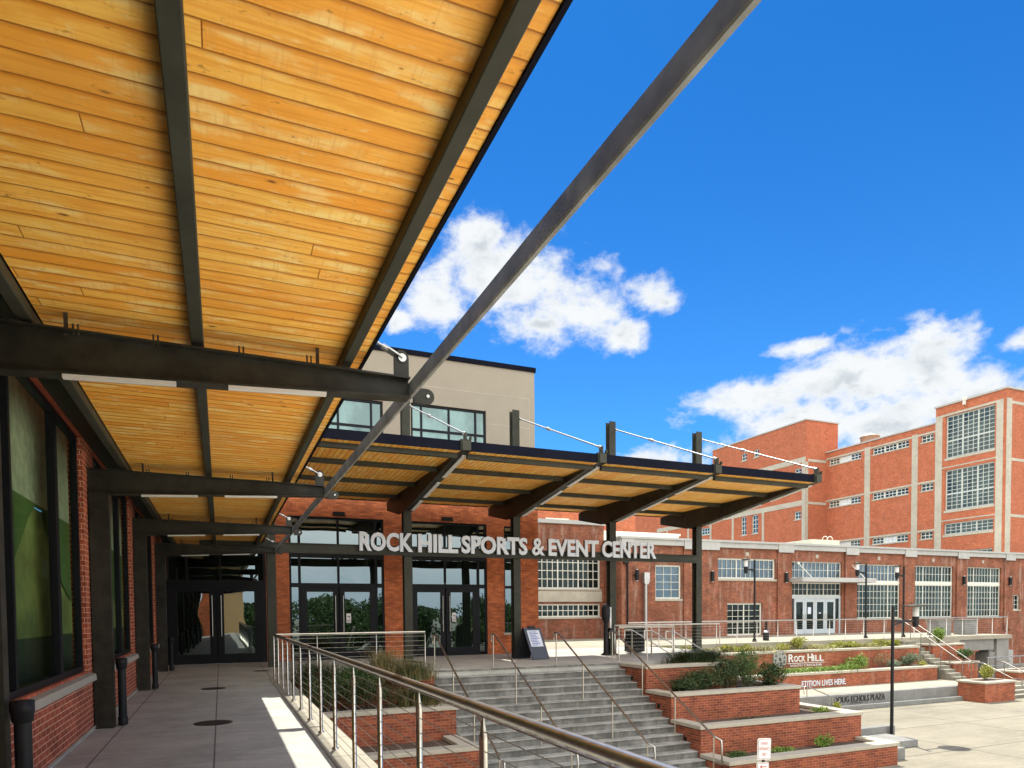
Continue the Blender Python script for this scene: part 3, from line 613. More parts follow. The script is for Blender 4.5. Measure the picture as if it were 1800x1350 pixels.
# ================================================================== ENTRANCE CANOPY
CX = [1.37, 5.40, 9.10, 12.80, 16.55]; YC = 20.95
def entrance_canopy():
    C_ = thing('entrance_canopy', 'freestanding steel and timber canopy over the entrance steps on five black columns', 'canopy', (9, YC, 0))
    tip, rear = 15.3, 23.1
    for i, x in enumerate(CX):
        top = 8.2; c = MB()
        c.box(x-.125, x+.125, YC-.13, YC-.112, 0, top); c.box(x-.125, x+.125, YC+.112, YC+.13, 0, top); c.box(x-.008, x+.008, YC-.112, YC+.112, 0, top); c.box(x-.2, x+.2, YC-.2, YC+.2, 0, .03)
        if i == 0: c = MB(); c.box(x-.125, x+.125, YC-.13, YC+.13, 0, 5.2)
        obj('column', c, 'steel_green', C_)
        if i == 0: continue
        b = MB(); prof = [(tip, 5.36), (20.6, 4.68), (21.4, 4.66), (rear, 5.02), (rear, 5.28), (21.5, 5.55), (tip, 5.60)]
        b.prism(prof, 'x', x-.13, x-.115); b.prism(prof, 'x', x+.115, x+.13)
        b.prism([(tip, 5.585), (21.4, 5.535), (21.4, 5.55), (tip, 5.60)], 'x', x-.115, x+.115); b.prism([(tip, 5.36), (20.6, 4.68), (20.6, 4.70), (tip, 5.38)], 'x', x-.115, x+.115)
        b.box(x-.115, x+.115, tip, tip+.02, 5.38, 5.585)
        obj('beam', b, 'steel', C_)
        for ya, yb in ((15.65, 17.3), (17.75, 19.1), (19.5, 20.5)):
            l = MB(); za = 5.36-(ya-tip)*.1283; zb = 5.36-(yb-tip)*.1283
            l.prism([(ya, za-.03), (yb, zb-.03), (yb, zb-.003), (ya, za-.003)], 'x', x+.02, x+.125); obj('light_strip', l, 'white_diffuser', C_)
        m = MB(); m.box(x-.02, x+.02, tip-.02, tip+.14, 5.60, 5.76); m.box(x-.1, x+.1, tip-.05, tip-.002, 5.34, 5.56); m.box(x+.09, x+.13, tip-.04, tip+.04, 5.60, 5.67)
        obj('tip_bracket', m, 'steel_green', C_)
        r_ = MB(); a = Vector((x+.16, YC, 7.97)); e = Vector((x, tip+.06, 5.74)); r_.tube([a, e], .022, 8); r_.tube([a.lerp(e, .40), a.lerp(e, .44)], .045, 8); r_.tube([a, a.lerp(e, .02)], .05, 8); r_.tube([a.lerp(e, .98), e], .045, 8)
        r_.bar((x+.1, YC, 7.97), a, .05, .05); obj('tie_rod', r_, 'galvanised', C_)
    edges = [1.52]+[q for x in CX[1:] for q in (x-.13, x+.13)]
    for k in range(0, 8, 2):
        a, b = edges[k], edges[k+1]
        w = MB(); w.box(a, b, tip+.045, 22.95, 5.33, 5.384); obj('timber_ceiling', w, 'wood_y', C_)
        w = MB(); w.box(a, b, tip+.03, tip+.0445, 5.335, 5.565); w.box(a, b, tip+.051, 22.97, 5.386, 5.44); w.box(a, b, 22.951, 22.97, 5.30, 5.385); obj('roof_edge', w, 'fascia', C_)
        for y in (15.62, 17.25, 19.5, 21.72):
            w = MB(); w.box(a, b, y-.06, y+.06, 5.215, 5.328); obj('purlin', w, 'steel_green', C_)
    w = MB(); w.box(1.30, 1.52, tip+.05, 22.97, 5.28, 5.46); obj('roof_edge', w, 'fascia', C_)
    w = MB(); w.box(-.5, 16.40, YC-.17, YC-.15, 3.33, 3.58); w.box(-.5, 16.40, YC-.25, YC-.15, 3.31, 3.33); w.box(-.5, 16.4, YC-.25, YC-.15, 3.58, 3.60); obj('sign_beam', w, 'steel_green', C_)
entrance_canopy()
def main_sign():
    body = 'ROCK HILL SPORTS & EVENT CENTER'
    S = thing('entrance_sign', 'row of large pale grey capital letters reading ROCK HILL SPORTS & EVENT CENTER', 'sign', (9.2, YC-.3, 3.4))
    def ext(t):
        vs, fs = text_mesh(t, 1., .05, .036 if '&' not in t else .018); return min(v[0] for v in vs), max(v[0] for v in vs), vs, fs
    # start x of every word taken from the sign itself
    words = [('ROCK', 3.92, 6.46), ('HILL', 6.78, 8.43), ('SPORTS', 8.64, 11.22), ('&', 11.40, 11.86), ('EVENT', 12.02, 13.6-.02+.0), ('CENTER', 0, 0)]
    ws = [('ROCK', 632, 726), ('HILL', 735, 805), ('SPORTS', 811, 927), ('&', 935, 957), ('EVENT', 964, 1052), ('CENTER', 1058, 1153)]
    dy = YC-.28
    def px2x(px):
        # image column to x on the sign's plane, precomputed camera geometry
        c = Vector(((px-900)/1198.04, -(970-1119.71)/1198.04, 1)); d = rr*c.x+uu*c.y+f*c.z; return d.x/d.y*dy
    z0, z1 = 3.42, 3.99
    for wd, a, b in ws:
        a, b = px2x(a), px2x(b); x0, x1, vs, fs = ext(wd); k = (b-a)/(x1-x0)
        pos = 0
        for i, ch in enumerate(wd):
            e0, e1, v_, f_ = ext(wd[:i+1]); c0, c1, cv, cf = ext(ch); left = e1-(c1-c0)
            h0 = min(v[1] for v in cv); h1 = max(v[1] for v in cv)
            mb = MB(); mb.add([(a+(left-x0+v[0]-c0)*k, dy-.0+v[2], z0+(v[1]-h0)/(h1-h0)*(z1-z0)) for v in cv], cf)
            sh = MB(); sh.add([(x_-.014, y_+.055, z_) for x_, y_, z_ in mb.v], cf)
            o = obj('letter', mb, 'letter_face', S); obj('letter_return', sh, 'letter_dark', o)
main_sign()

# ================================================================== STAIRS AND PLANTERS
def stair_mesh(axis, a, b, n, run, rise, top_at, z0=0., zb=-2.64, sgn=-1):
    # profile along the walking axis; a..b is the width
    poly = [(top_at-sgn*.0, zb), (top_at, z0)]
    p = top_at; z = z0; poly = [(top_at, zb), (top_at, z0-.001)]
    pts = []
    for k in range(n):
        z2 = z0-rise*(k+1); q0 = top_at+sgn*run*k; q1 = top_at+sgn*run*(k+1)
        if k == 0: poly = [(top_at, zb)]
        poly += [(q0, z2), (q1, z2)]
    poly += [(top_at+sgn*run*n, zb)]
    return MB().prism(poly, axis, a, b)
def main_stairs():
    m = MB(); n = 15; ris = .165; run = .30; poly = [(17.351, -2.64)]
    for k in range(n):
        z = -ris*(k+1); y0 = 17.351-run*k; y1 = 17.351-run*(k+1)
        # every tread has a small rounded nosing
        poly += [(y0, z), (y1-.012, z), (y1-.022, z-.012), (y1-.022, z-.035), (y1, z-.04)]
    poly += [(17.351-run*n, -2.64)]
    m.prism(poly, 'x', 5.06, 10.89)
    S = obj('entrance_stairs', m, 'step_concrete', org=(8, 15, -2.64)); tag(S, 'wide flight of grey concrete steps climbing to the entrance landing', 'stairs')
    e = MB(); e.box(5.06, 10.89, 17.32, 17.36, -.045, .002); obj('top_nosing', e, 'step_concrete', S)
main_stairs()
PL = []
def planter(label, x0, x1, y0, y1, ztop, ret=None, light=None, cap='limestone', brk='brick_planter', zb=-2.64, group=None, open_left=False, capw=.34):
    P_ = thing('brick_planter', label, 'planter', ((x0+x1)/2, y0, zb), group)
    w = MB(); w.box(x0, x1, y0, y1, zb, ztop-.16); w.box(x0, x1, y0, y0+.25, ztop-.16, ztop-.095); w.box(x0, x0+.25, y0+.25, y1, ztop-.16, ztop-.095); w.box(x1-.25, x1, y0+.25, y1, ztop-.16, ztop-.095)
    if ret: w.box(ret[0], x1, y1, ret[1], zb, ztop-.16); w.box(x1-.25, x1, y1, ret[1], ztop-.16, ztop-.095)
    obj('brick_wall', w, brk, P_)
    c = MB(); o = .035; zt, zl = ztop, ztop-.095
    yr = ret[1] if ret else y1
    poly = [(x0-o, y0-o), (x1+o, y0-o), (x1+o, yr), (x1-capw, yr), (x1-capw, y0+capw), (x0+capw, y0+capw), (x0+capw, y1-.002), (x0-o, y1-.002)]
    if open_left: poly = [(x0, y0-o), (x1+o, y0-o), (x1+o, yr), (x1-capw, yr), (x1-capw, y0+capw), (x0, y0+capw)]
    c.prism(poly, 'z', zl, zt); obj('cap', c, cap, P_, bevel=.008)
    s = MB(); s.box(x0+.2, x1-.2, y0+.2, y1, ztop-.2, ztop-.11)
    if ret: s.box(ret[0], x1-.2, y1, ret[1], ztop-.2, ztop-.11)
    obj('soil', s, 'soil', P_)
    if light:
        l = MB(); l.box(x0-.02, x0-.001, light[0]-.05, light[0]+.05, light[1]-.05, light[1]+.05); l.tube([(x0-.03, light[0], light[1]), (x0-.01, light[0], light[1])], .035, 10); obj('step_light', l, 'black_plastic', P_)
    return P_
planter('top brick planter right of the steps holding wispy dark grass, level with the landing', 10.9, 14.1, 16.0, 17.33, 0., light=(16.7, -.4))
planter('second brick planter right of the steps filled with dense dark shrubs', 10.9, 15.4, 14.85, 16.0, -.66, ret=(14.12, 17.6), light=(15.4, -1.05))
planter('third brick planter right of the steps with nearly bare shaded soil', 10.9, 16.45, 13.65, 14.85, -1.34, ret=(15.42, 17.6), light=(14.25, -1.75))
planter('lowest brick planter right of the steps behind the red and white sign', 10.9, 16.55, 12.6, 13.65, -2.03)
planter('top brick planter left of the steps overflowing with tall dry grass', 1.42, 5.04, 16.95, 17.33, 0.)
planter('second brick planter left of the steps thick with dark green shrubs', 1.42, 5.04, 15.2, 16.95, -.66, open_left=True)
planter('third brick planter left of the steps with a bare empty bed', 1.42, 5.04, 13.66, 15.2, -1.34, open_left=True)
planter('lowest brick planter left of the steps below the walkway railing', 1.42, 5.04, 12.5, 13.66, -2.03, open_left=True)

# ------------------------------------------------------------------ railings
def railing(label, a, b, posts, h=1.045, cables=9, group=None, zf=None, base=0., rr_=.024, pr=.02, group2=None, pointed=True, cat='railing'):
    a = Vector(a); b = Vector(b); R_ = thing('cable_railing', label, cat, (a+b)/2, group); d = b-a; L = d.length
    m = MB(); m.tube([a+Vector((0, 0, h)), b+Vector((0, 0, h))], rr_, 12); obj('top_rail', m, 'stainless', R_)
    m = MB(); m.bar(a+Vector((0, 0, h-rr_-.012)), b+Vector((0, 0, h-rr_-.012)), .012, .006); obj('rail_flange', m, 'stainless', R_)
    for t in posts:
        p = a+d*t; z = p.z+base; m = MB()
        m.lathe([(pr*1.9, z), (pr*1.9, z+.012), (pr*1.0, z+.02), (pr, z+h-.15), (pr*.95, z+h-.13), (pr*.35, z+h-.055), (pr*.3, z+h-.02-rr_*.5)], (p.x, p.y), 12)
        obj('post', m, 'stainless', R_)
    for k in range(cables):
        z = .09+k*(h-.2)/(cables-1); m = MB(); m.tube([a+Vector((0, 0, z)), b+Vector((0, 0, z))], .0028, 5, cap=False); obj('cable', m, 'stainless', R_)
    return R_
ys = [1.87, 3.03, 4.18, 5.35, 6.5, 7.7, 8.85, 10., 11.2, 12.4, 13.5, 14.6, 15.75, 17.0]; A, Bq = -3., 17.05
railing('long stainless cable railing running along the walkway edge toward the camera', (1.14, A, .012), (1.14, Bq, .012), [(y-A)/(Bq-A) for y in [-2.8, -1.6, -.45, .7]+ys], h=1.035, rr_=.027, pr=.021, cables=10)
railing('short cable railing behind the tall grass between walkway and steps', (1.14, 17.1, .0), (4.85, 17.1, .0), [0, .27, .66, 1.], h=1.045, pr=.014, cables=8, rr_=.02)
def stair_rail(label, x, group='handrails on the entrance steps', bottom=True):
    R_ = thing('handrail', label, 'handrail', (x, 15, 0), group); r = .024
    m = MB(); yt = 17.5; sl_ = .165/.3
    zt = .93; y_e = 12.95; z_e = zt-(17.3-y_e)*sl_
    m.tube([(x, yt+.16, .72), (x, yt+.16, zt-.03), (x, yt+.10, zt), (x, yt-.12, zt), (x, y_e, z_e), (x, y_e-.28, z_e-.06), (x, y_e-.30, z_e-.62), (x, y_e-.02, z_e-.62)], r, 10)
    obj('rail', m, 'stainless', R_)
    for y in (yt, 15.93, 14.45, 12.95):
        z = 0 if y > 17.35 else -.165*(int((17.351-y)/.30)+1)
        zz = zt if y > 17.3 else zt-(17.3-y)*sl_
        m = MB(); m.tube([(x, y, z), (x, y, zz)], .017, 10); m.tube([(x, y, z), (x, y, z+.015)], .035, 10); obj('post', m, 'stainless', R_)
stair_rail('stair handrail beside the left planters on the entrance steps', 5.22)
stair_rail('second handrail from the left on the entrance steps, in line with the brick pier', 6.9)
stair_rail('third handrail from the left on the entrance steps, near the folding sign', 8.85)
stair_rail('stair handrail beside the right planters on the entrance steps', 10.72)

# ------------------------------------------------------------------ side stairs going down to the right
m = MB(); poly = [(13.302, -2.64)]
for k in range(12): poly += [(13.302+.3*k, -.165*(k+1)), (13.302+.3*(k+1), -.165*(k+1))]
poly += [(13.302+3.6, -2.64)]; m.prism(poly, 'y', 17.93, 20.5)
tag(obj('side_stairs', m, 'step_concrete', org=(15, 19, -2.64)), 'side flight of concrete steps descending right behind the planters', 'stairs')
m = MB(); m.box(13.302, 17.1, 20.49, 20.56, -2.0, .004); 
tag(obj('stair_cheek_wall', m, 'wall_concrete', org=(15, 20.5, -2)), 'low concrete cheek wall behind the side steps', 'wall')
railing('short cable railing between the landing and the top right planter', (11.2, 17.9, 0), (13.25, 17.9, 0), [0, .5, .97, 1.], pr=.018, cables=8, rr_=.02)
railing('cable railing along the far side of the side steps, in front of the trash can', (12.7, 20.56, 0), (17.3, 20.56, 0), [0, .33, .66, 1.], pr=.018, cables=8, rr_=.02)
dx0, dx1 = 16.3, 42.3
railing('long cable railing along the edge of the upper terrace before the old mill', (dx0, 25.3, 0), (32.2, 25.3, 0), [(x-dx0)/(32.2-dx0) for x in (16.3, 17.9, 19.9, 21.1, 22.3, 23.5, 24.8, 26, 27.1, 28.2, 29.3, 30.6, 32.1)], pr=.022, cables=8, rr_=.026)
railing('cable railing on the raised concrete bridge at the far right', (34.4, 25.3, 0), (42.3, 25.3, 0), [0, .16, .33, .5, .66, .83, 1.], pr=.022, cables=8, rr_=.026)
def slope_rail(label, a, b, h=.88, post_n=2, group=None, r=.02, ext=.3, mt='stainless'):
    a = Vector(a); b = Vector(b); R_ = thing('handrail', label, 'handrail', (a+b)/2, group); d = (b-a); dh = Vector((d.x, d.y, 0)).normalized()
    m = MB(); H = Vector((0, 0, h)); m.tube([a-dh*ext+H-Vector((0, 0, .3)), a-dh*ext+H, a+H, b+H, b+dh*ext+H, b+dh*ext+Vector((0, 0, h-.3))], r, 8); obj('rail', m, mt, R_)
    for i in range(post_n+1):
        p = a.lerp(b, i/post_n); m = MB(); m.tube([p-Vector((0, 0, .1)), p+H], r*.85, 8); obj('post', m, mt, R_)
gs = 'handrails of the side steps'
slope_rail('farthest of the three side step handrails, just in front of the trash can', (13.3, 20.4, 0), (16.9, 20.4, -1.98), group=gs)
slope_rail('middle one of the three side step handrails', (13.3, 19.2, 0), (16.9, 19.2, -1.98), group=gs)
slope_rail('nearest of the three side step handrails, by the wispy grass', (13.3, 18.0, 0), (16.9, 18.0, -1.98), group=gs)
# lower flight from the lower terrace to the plaza
m = MB(); poly = [(19.002, -2.64)]
for k in range(3): poly += [(19.002+.35*k, -2.015-.156*(k+1)), (19.002+.35*(k+1), -2.015-.156*(k+1))]
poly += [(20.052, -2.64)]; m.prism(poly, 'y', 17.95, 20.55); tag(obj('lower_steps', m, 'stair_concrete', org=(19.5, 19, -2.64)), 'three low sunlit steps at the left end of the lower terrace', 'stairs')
slope_rail('small handrail on the low steps left of the plaza lettering', (21.35, 20.22, -2.0), (22.7, 20.22, -2.5), h=.5, post_n=1, r=.022, ext=.15)

# ================================================================== TERRACE WALLS
def retaining(label, x0, x1, yf, z0, z1, capz=.11, depth=1.15, name='brick_planter'):
    T_ = thing(name, label, 'planter', ((x0+x1)/2, yf, z0))
    w = MB(); w.box(x0, x1, yf, yf+.3, z0, z1-capz); w.box(x0, x0+.3, yf+.3, yf+depth, z0, z1-capz); w.box(x1-.3, x1, yf+.3, yf+depth, z0, z1-capz); obj('brick_wall', w, 'brick_terrace', T_)
    c = MB(); c.prism([(x0-.04, yf-.04), (x1+.04, yf-.04), (x1+.04, yf+depth), (x1-.32, yf+depth), (x1-.32, yf+.34), (x0+.32, yf+.34), (x0+.32, yf+depth), (x0-.04, yf+depth)], 'z', z1-capz, z1); obj('cap', c, 'limestone', T_, bevel=.01)
    s = MB(); s.box(x0+.3, x1-.3, yf+.3, yf+depth, z0, z1-.14); obj('soil', s, 'soil', T_); return T_
W3 = retaining('long low brick planter wall lettered COMPETITION LIVES HERE', 17.2, 32.95, 22.97, -2.015, -1.30)
W2 = retaining('upper brick planter wall carrying the round city emblem', 17.2, 33.2, 24.13, -2.0, -.36, depth=1.05)
F = fm('y', 22.97)
obj('lettering', text_block(F, 'ETITION LIVES HERE.', 23.92, 26.66, -1.93, -1.66, -.002, .025, .008), 'letter_face', W3)
F = fm('y', 24.13); ex, ez = 23.75, -.74
m = MB()
R0 = .40
for k in range(8):
    a = k*pi/4+.2; c_ = (ex+R0*.60*cos(a), ez+R0*.60*sin(a)); n = 18; ro, ri = .165, .105
    for i in range(n):
        t0, t1 = 2*pi*i/n, 2*pi*(i+1)/n
        P0 = [(c_[0]+q*cos(t), 24.13-.045-.004*k, c_[1]+q*sin(t)) for q, t in ((ri, t0), (ro, t0), (ro, t1), (ri, t1))]
        m.add(P0+[(x, 24.129, z) for x, y, z in P0], [(0, 1, 2, 3), (0, 4, 5, 1), (1, 5, 6, 2), (2, 6, 7, 3), (3, 7, 4, 0)])
n = 40
for i in range(n):
    t0, t1 = 2*pi*i/n, 2*pi*(i+1)/n; q = lambda r, t: (ex+(r+.018*cos(8*t-1.6))*cos(t), 24.13-.04, ez+(r+.018*cos(8*t-1.6))*sin(t))
    P0 = [q(.355, t0), q(.415, t0), q(.415, t1), q(.355, t1)]; m.add(P0+[(x, 24.129, z) for x, y, z in P0], [(0, 1, 2, 3), (0, 4, 5, 1), (1, 5, 6, 2), (2, 6, 7, 3), (3, 7, 4, 0)])
E_ = obj('emblem', m, 'emblem_metal', W2)
m = MB(); m.tube([(ex, 24.10, ez), (ex, 24.128, ez)], .37, 30); obj('emblem_backing', m, 'letter_dark', E_)
m = MB(); st = [(ex+(.10 if i % 2 == 0 else .035)*cos(i*pi/8), ez+(.10 if i % 2 == 0 else .035)*sin(i*pi/8)) for i in range(16)]; m.prism(st, 'y', 24.065, 24.099); obj('emblem_star', m, 'letter_dark', E_)
def smallcaps(parent, words, x0, x1, zb, F):
    # words with a taller first letter, as in the carved city name
    segs = []
    for wd in words: segs += [(wd[0], 1.0), (wd[1:], .76)]
    tot = sum(len(s)*(1.0 if k == 1 else .74) for s, k in segs)+.25; u = x0; un = (x1-x0)/tot
    for i, (s, k) in enumerate(segs):
        wdt = len(s)*un*(1.0 if k == 1 else .74)
        obj('lettering', text_block(F, s, u, u+wdt*.92, zb, zb+.37*k, -.002, .05, .012), 'sign_white', parent); u += wdt+(un*.25 if i == 1 else 0)
smallcaps(W2, ['ROCK', 'HILL'], 24.28, 26.55, -.90, F)
m = MB(); m.box(24.25, 26.55, 24.09, 24.128, -.98, -.955); obj('sign_rule', m, 'sign_white', W2)
obj('lettering', text_block(F, 'SOUTH CAROLINA', 24.4, 26.4, -1.13, -1.02, -.002, .03, .004), 'sign_white', W2)

# bench wall with the plaza name
B_ = thing('bench_wall', 'long grey concrete bench wall lettered DOUG ECHOLS PLAZA', 'wall', (26, 20.6, -2.64))
m = MB(); m.box(20.1, 31.6, 20.3, 20.58, -2.64, -2.445); obj('seat_step', m, 'wall_concrete', B_, bevel=.012)
m = MB(); m.box(20.1, 31.3, 20.575, 20.9, -2.64, -2.0); m.box(31.3, 32.6, 20.62, 20.9, -2.64, -2.0); obj('wall', m, 'wall_concrete', B_, bevel=.012)
F = fm('y', 20.575)
obj('lettering', text_block(F, 'DOUG ECHOLS PLAZA', 23.22, 26.18, -2.335, -2.075, -.002, .03, .004), 'letter_dark', B_)
obj('lettering', text_block(F, 'CITY OF ROCK HILL MAYOR', 24.15, 24.85, -2.405, -2.37, -.002, .01, .004), 'letter_dark', B_)

# concrete blocks behind the lowest planter, with the lamp post rising from them
m = MB(); m.box(16.6, 19.85, 15.2, 15.45, -2.64, -2.2); m.box(16.6, 17.9, 15.45, 17.6, -2.64, -2.2); tag(obj('low_wall', m, 'wall_concrete', bevel=.015, org=(18, 15.3, -2.64)), 'low grey concrete wall behind the near lamp post', 'wall')
m = MB(); m.box(16.7, 19.35, 14.05, 15.19, -2.64, -2.42); tag(obj('seat_block', m, 'wall_concrete', bevel=.015, org=(18, 14.6, -2.64)), 'wide flat concrete block to the right of the near lamp post foot', 'block')
m = MB(); m.box(16.6, 17.32, 12.95, 13.6, -2.64, -2.3); tag(obj('seat_block', m, 'wall_concrete', bevel=.015, org=(17, 13.2, -2.64)), 'small concrete block against the corner of the lowest planter', 'block')

# ================================================================== RIGHT-HAND STAIRS, BRIDGE
m = MB(); poly = [(25.2, -2.64)]
for k in range(12): poly += [(25.2-.27*k, -.168*(k+1)), (25.2-.27*(k+1), -.168*(k+1))]
poly += [(25.2-3.24, -2.64)]; m.prism(poly, 'x', 33.22, 34.05)
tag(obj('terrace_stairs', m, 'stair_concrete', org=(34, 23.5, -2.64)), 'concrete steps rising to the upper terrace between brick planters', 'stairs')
m = MB(); m.box(33.2, 38, 20.6, 21.96, -2.64, -2.02); struct('stair_landing', m, 'deck_concrete')
gr = 'handrails of the far terrace steps'
for x, lb in ((33.32, 'left handrail of the far terrace steps'), (34.0, 'right handrail of the far terrace steps')):
    slope_rail(lb, (x, 25.2, 0), (x, 21.96, -2.02), h=.95, post_n=3, group=gr, r=.022, mt='stainless_far')
def block_planter(label, x0, x1, y0, y1, z0, z1):
    T_ = thing('brick_planter', label, 'planter', ((x0+x1)/2, y0, z0)); w = MB(); w.box(x0, x1, y0, y1, z0, z1-.1); obj('brick_wall', w, 'brick_terrace', T_)
    c = MB(); c.box(x0-.06, x1+.06, y0-.06, y1+.06, z1-.1, z1); obj('cap', c, 'limestone', T_, bevel=.015)
    s = MB(); s.box(x0+.3, x1-.3, y0+.3, y1-.3, z1, z1+.02); obj('soil', s, 'soil', T_)
block_planter('upper square brick planter beside the far terrace steps', 34.1, 36.5, 24.0, 25.15, -2.64, -.30)
block_planter('middle square brick planter beside the far terrace steps', 34.1, 36.0, 22.9, 23.98, -2.64, -1.18)
block_planter('free standing brick planter at the front with a round yellow green bush', 30.9, 33.0, 19.35, 20.56, -2.64, -1.72)
block_planter('long low brick planter at the far right edge of the plaza', 35.9, 46., 20.9, 21.98, -2.64, -1.55)
m = MB(); poly = [(20.6, -2.64)]
for k in range(3): poly += [(20.6-.3*k, -2.02-.155*(k+1)), (20.6-.3*(k+1), -2.02-.155*(k+1))]
poly += [(19.7, -2.64)]; m.prism(poly, 'x', 33.05, 35.9)
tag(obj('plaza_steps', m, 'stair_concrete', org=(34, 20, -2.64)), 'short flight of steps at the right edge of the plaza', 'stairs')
for x, lb in ((33.25, 'left handrail of the short plaza steps, by the round bush'), (34.8, 'right handrail of the short plaza steps')):
    slope_rail(lb, (x, 20.9, -2.02), (x, 19.6, -2.64), h=.95, post_n=1, group='handrails of the short plaza steps', r=.022, ext=.4, mt='stainless_far')
R_ = thing('guard_rail', 'two bar guard rail in front of the dark openings under the bridge', 'railing', (38, 22.6, -2)); m = MB(); m.tube([(36.2, 22.6, -1.0), (41.5, 22.6, -1.0)], .03, 8); m.tube([(36.2, 22.6, -1.45), (41.5, 22.6, -1.45)], .025, 8); obj('rail', m, 'galvanised', R_)
for x in (36.3, 38.9, 41.4): m = MB(); m.tube([(x, 22.6, -2.1), (x, 22.6, -1.0)], .025, 8); obj('post', m, 'galvanised', R_)
Bg = thing('footbridge', 'raised concrete bridge deck with a deep beam and square pier at the far right', 'bridge', (40, 27, -2.6))
m = MB(); m.box(38.0, 42.6, 25.2, 33, -.22, .0); obj('deck', m, 'deck_concrete', Bg)
m = MB(); m.box(38.01, 41.2, 25.35, 25.9, -.85, -.22); m.box(41.0, 41.4, 25.5, 25.9, -1.0, -.22); obj('beam', m, 'beam_concrete', Bg)
m = MB(); m.box(41.4, 42.5, 25.3, 26.3, -2.64, -.22); m.box(40.9, 41.4, 25.4, 26.2, -2.64, -1.0); obj('pier', m, 'beam_concrete', Bg)
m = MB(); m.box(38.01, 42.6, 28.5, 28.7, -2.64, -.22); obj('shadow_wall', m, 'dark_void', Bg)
m = MB(); m.box(42.9, 43.6, 25.7, 25.9, -2.3, -.95); m.tube([(43.25, 25.69, -1.6), (43.25, 25.66, -1.6)], .06, 10); tag(obj('utility_cabinet', m, 'galvanised', org=(43.2, 25.8, -2.3)), 'pale grey utility cabinet right of the bridge pier', 'cabinet')

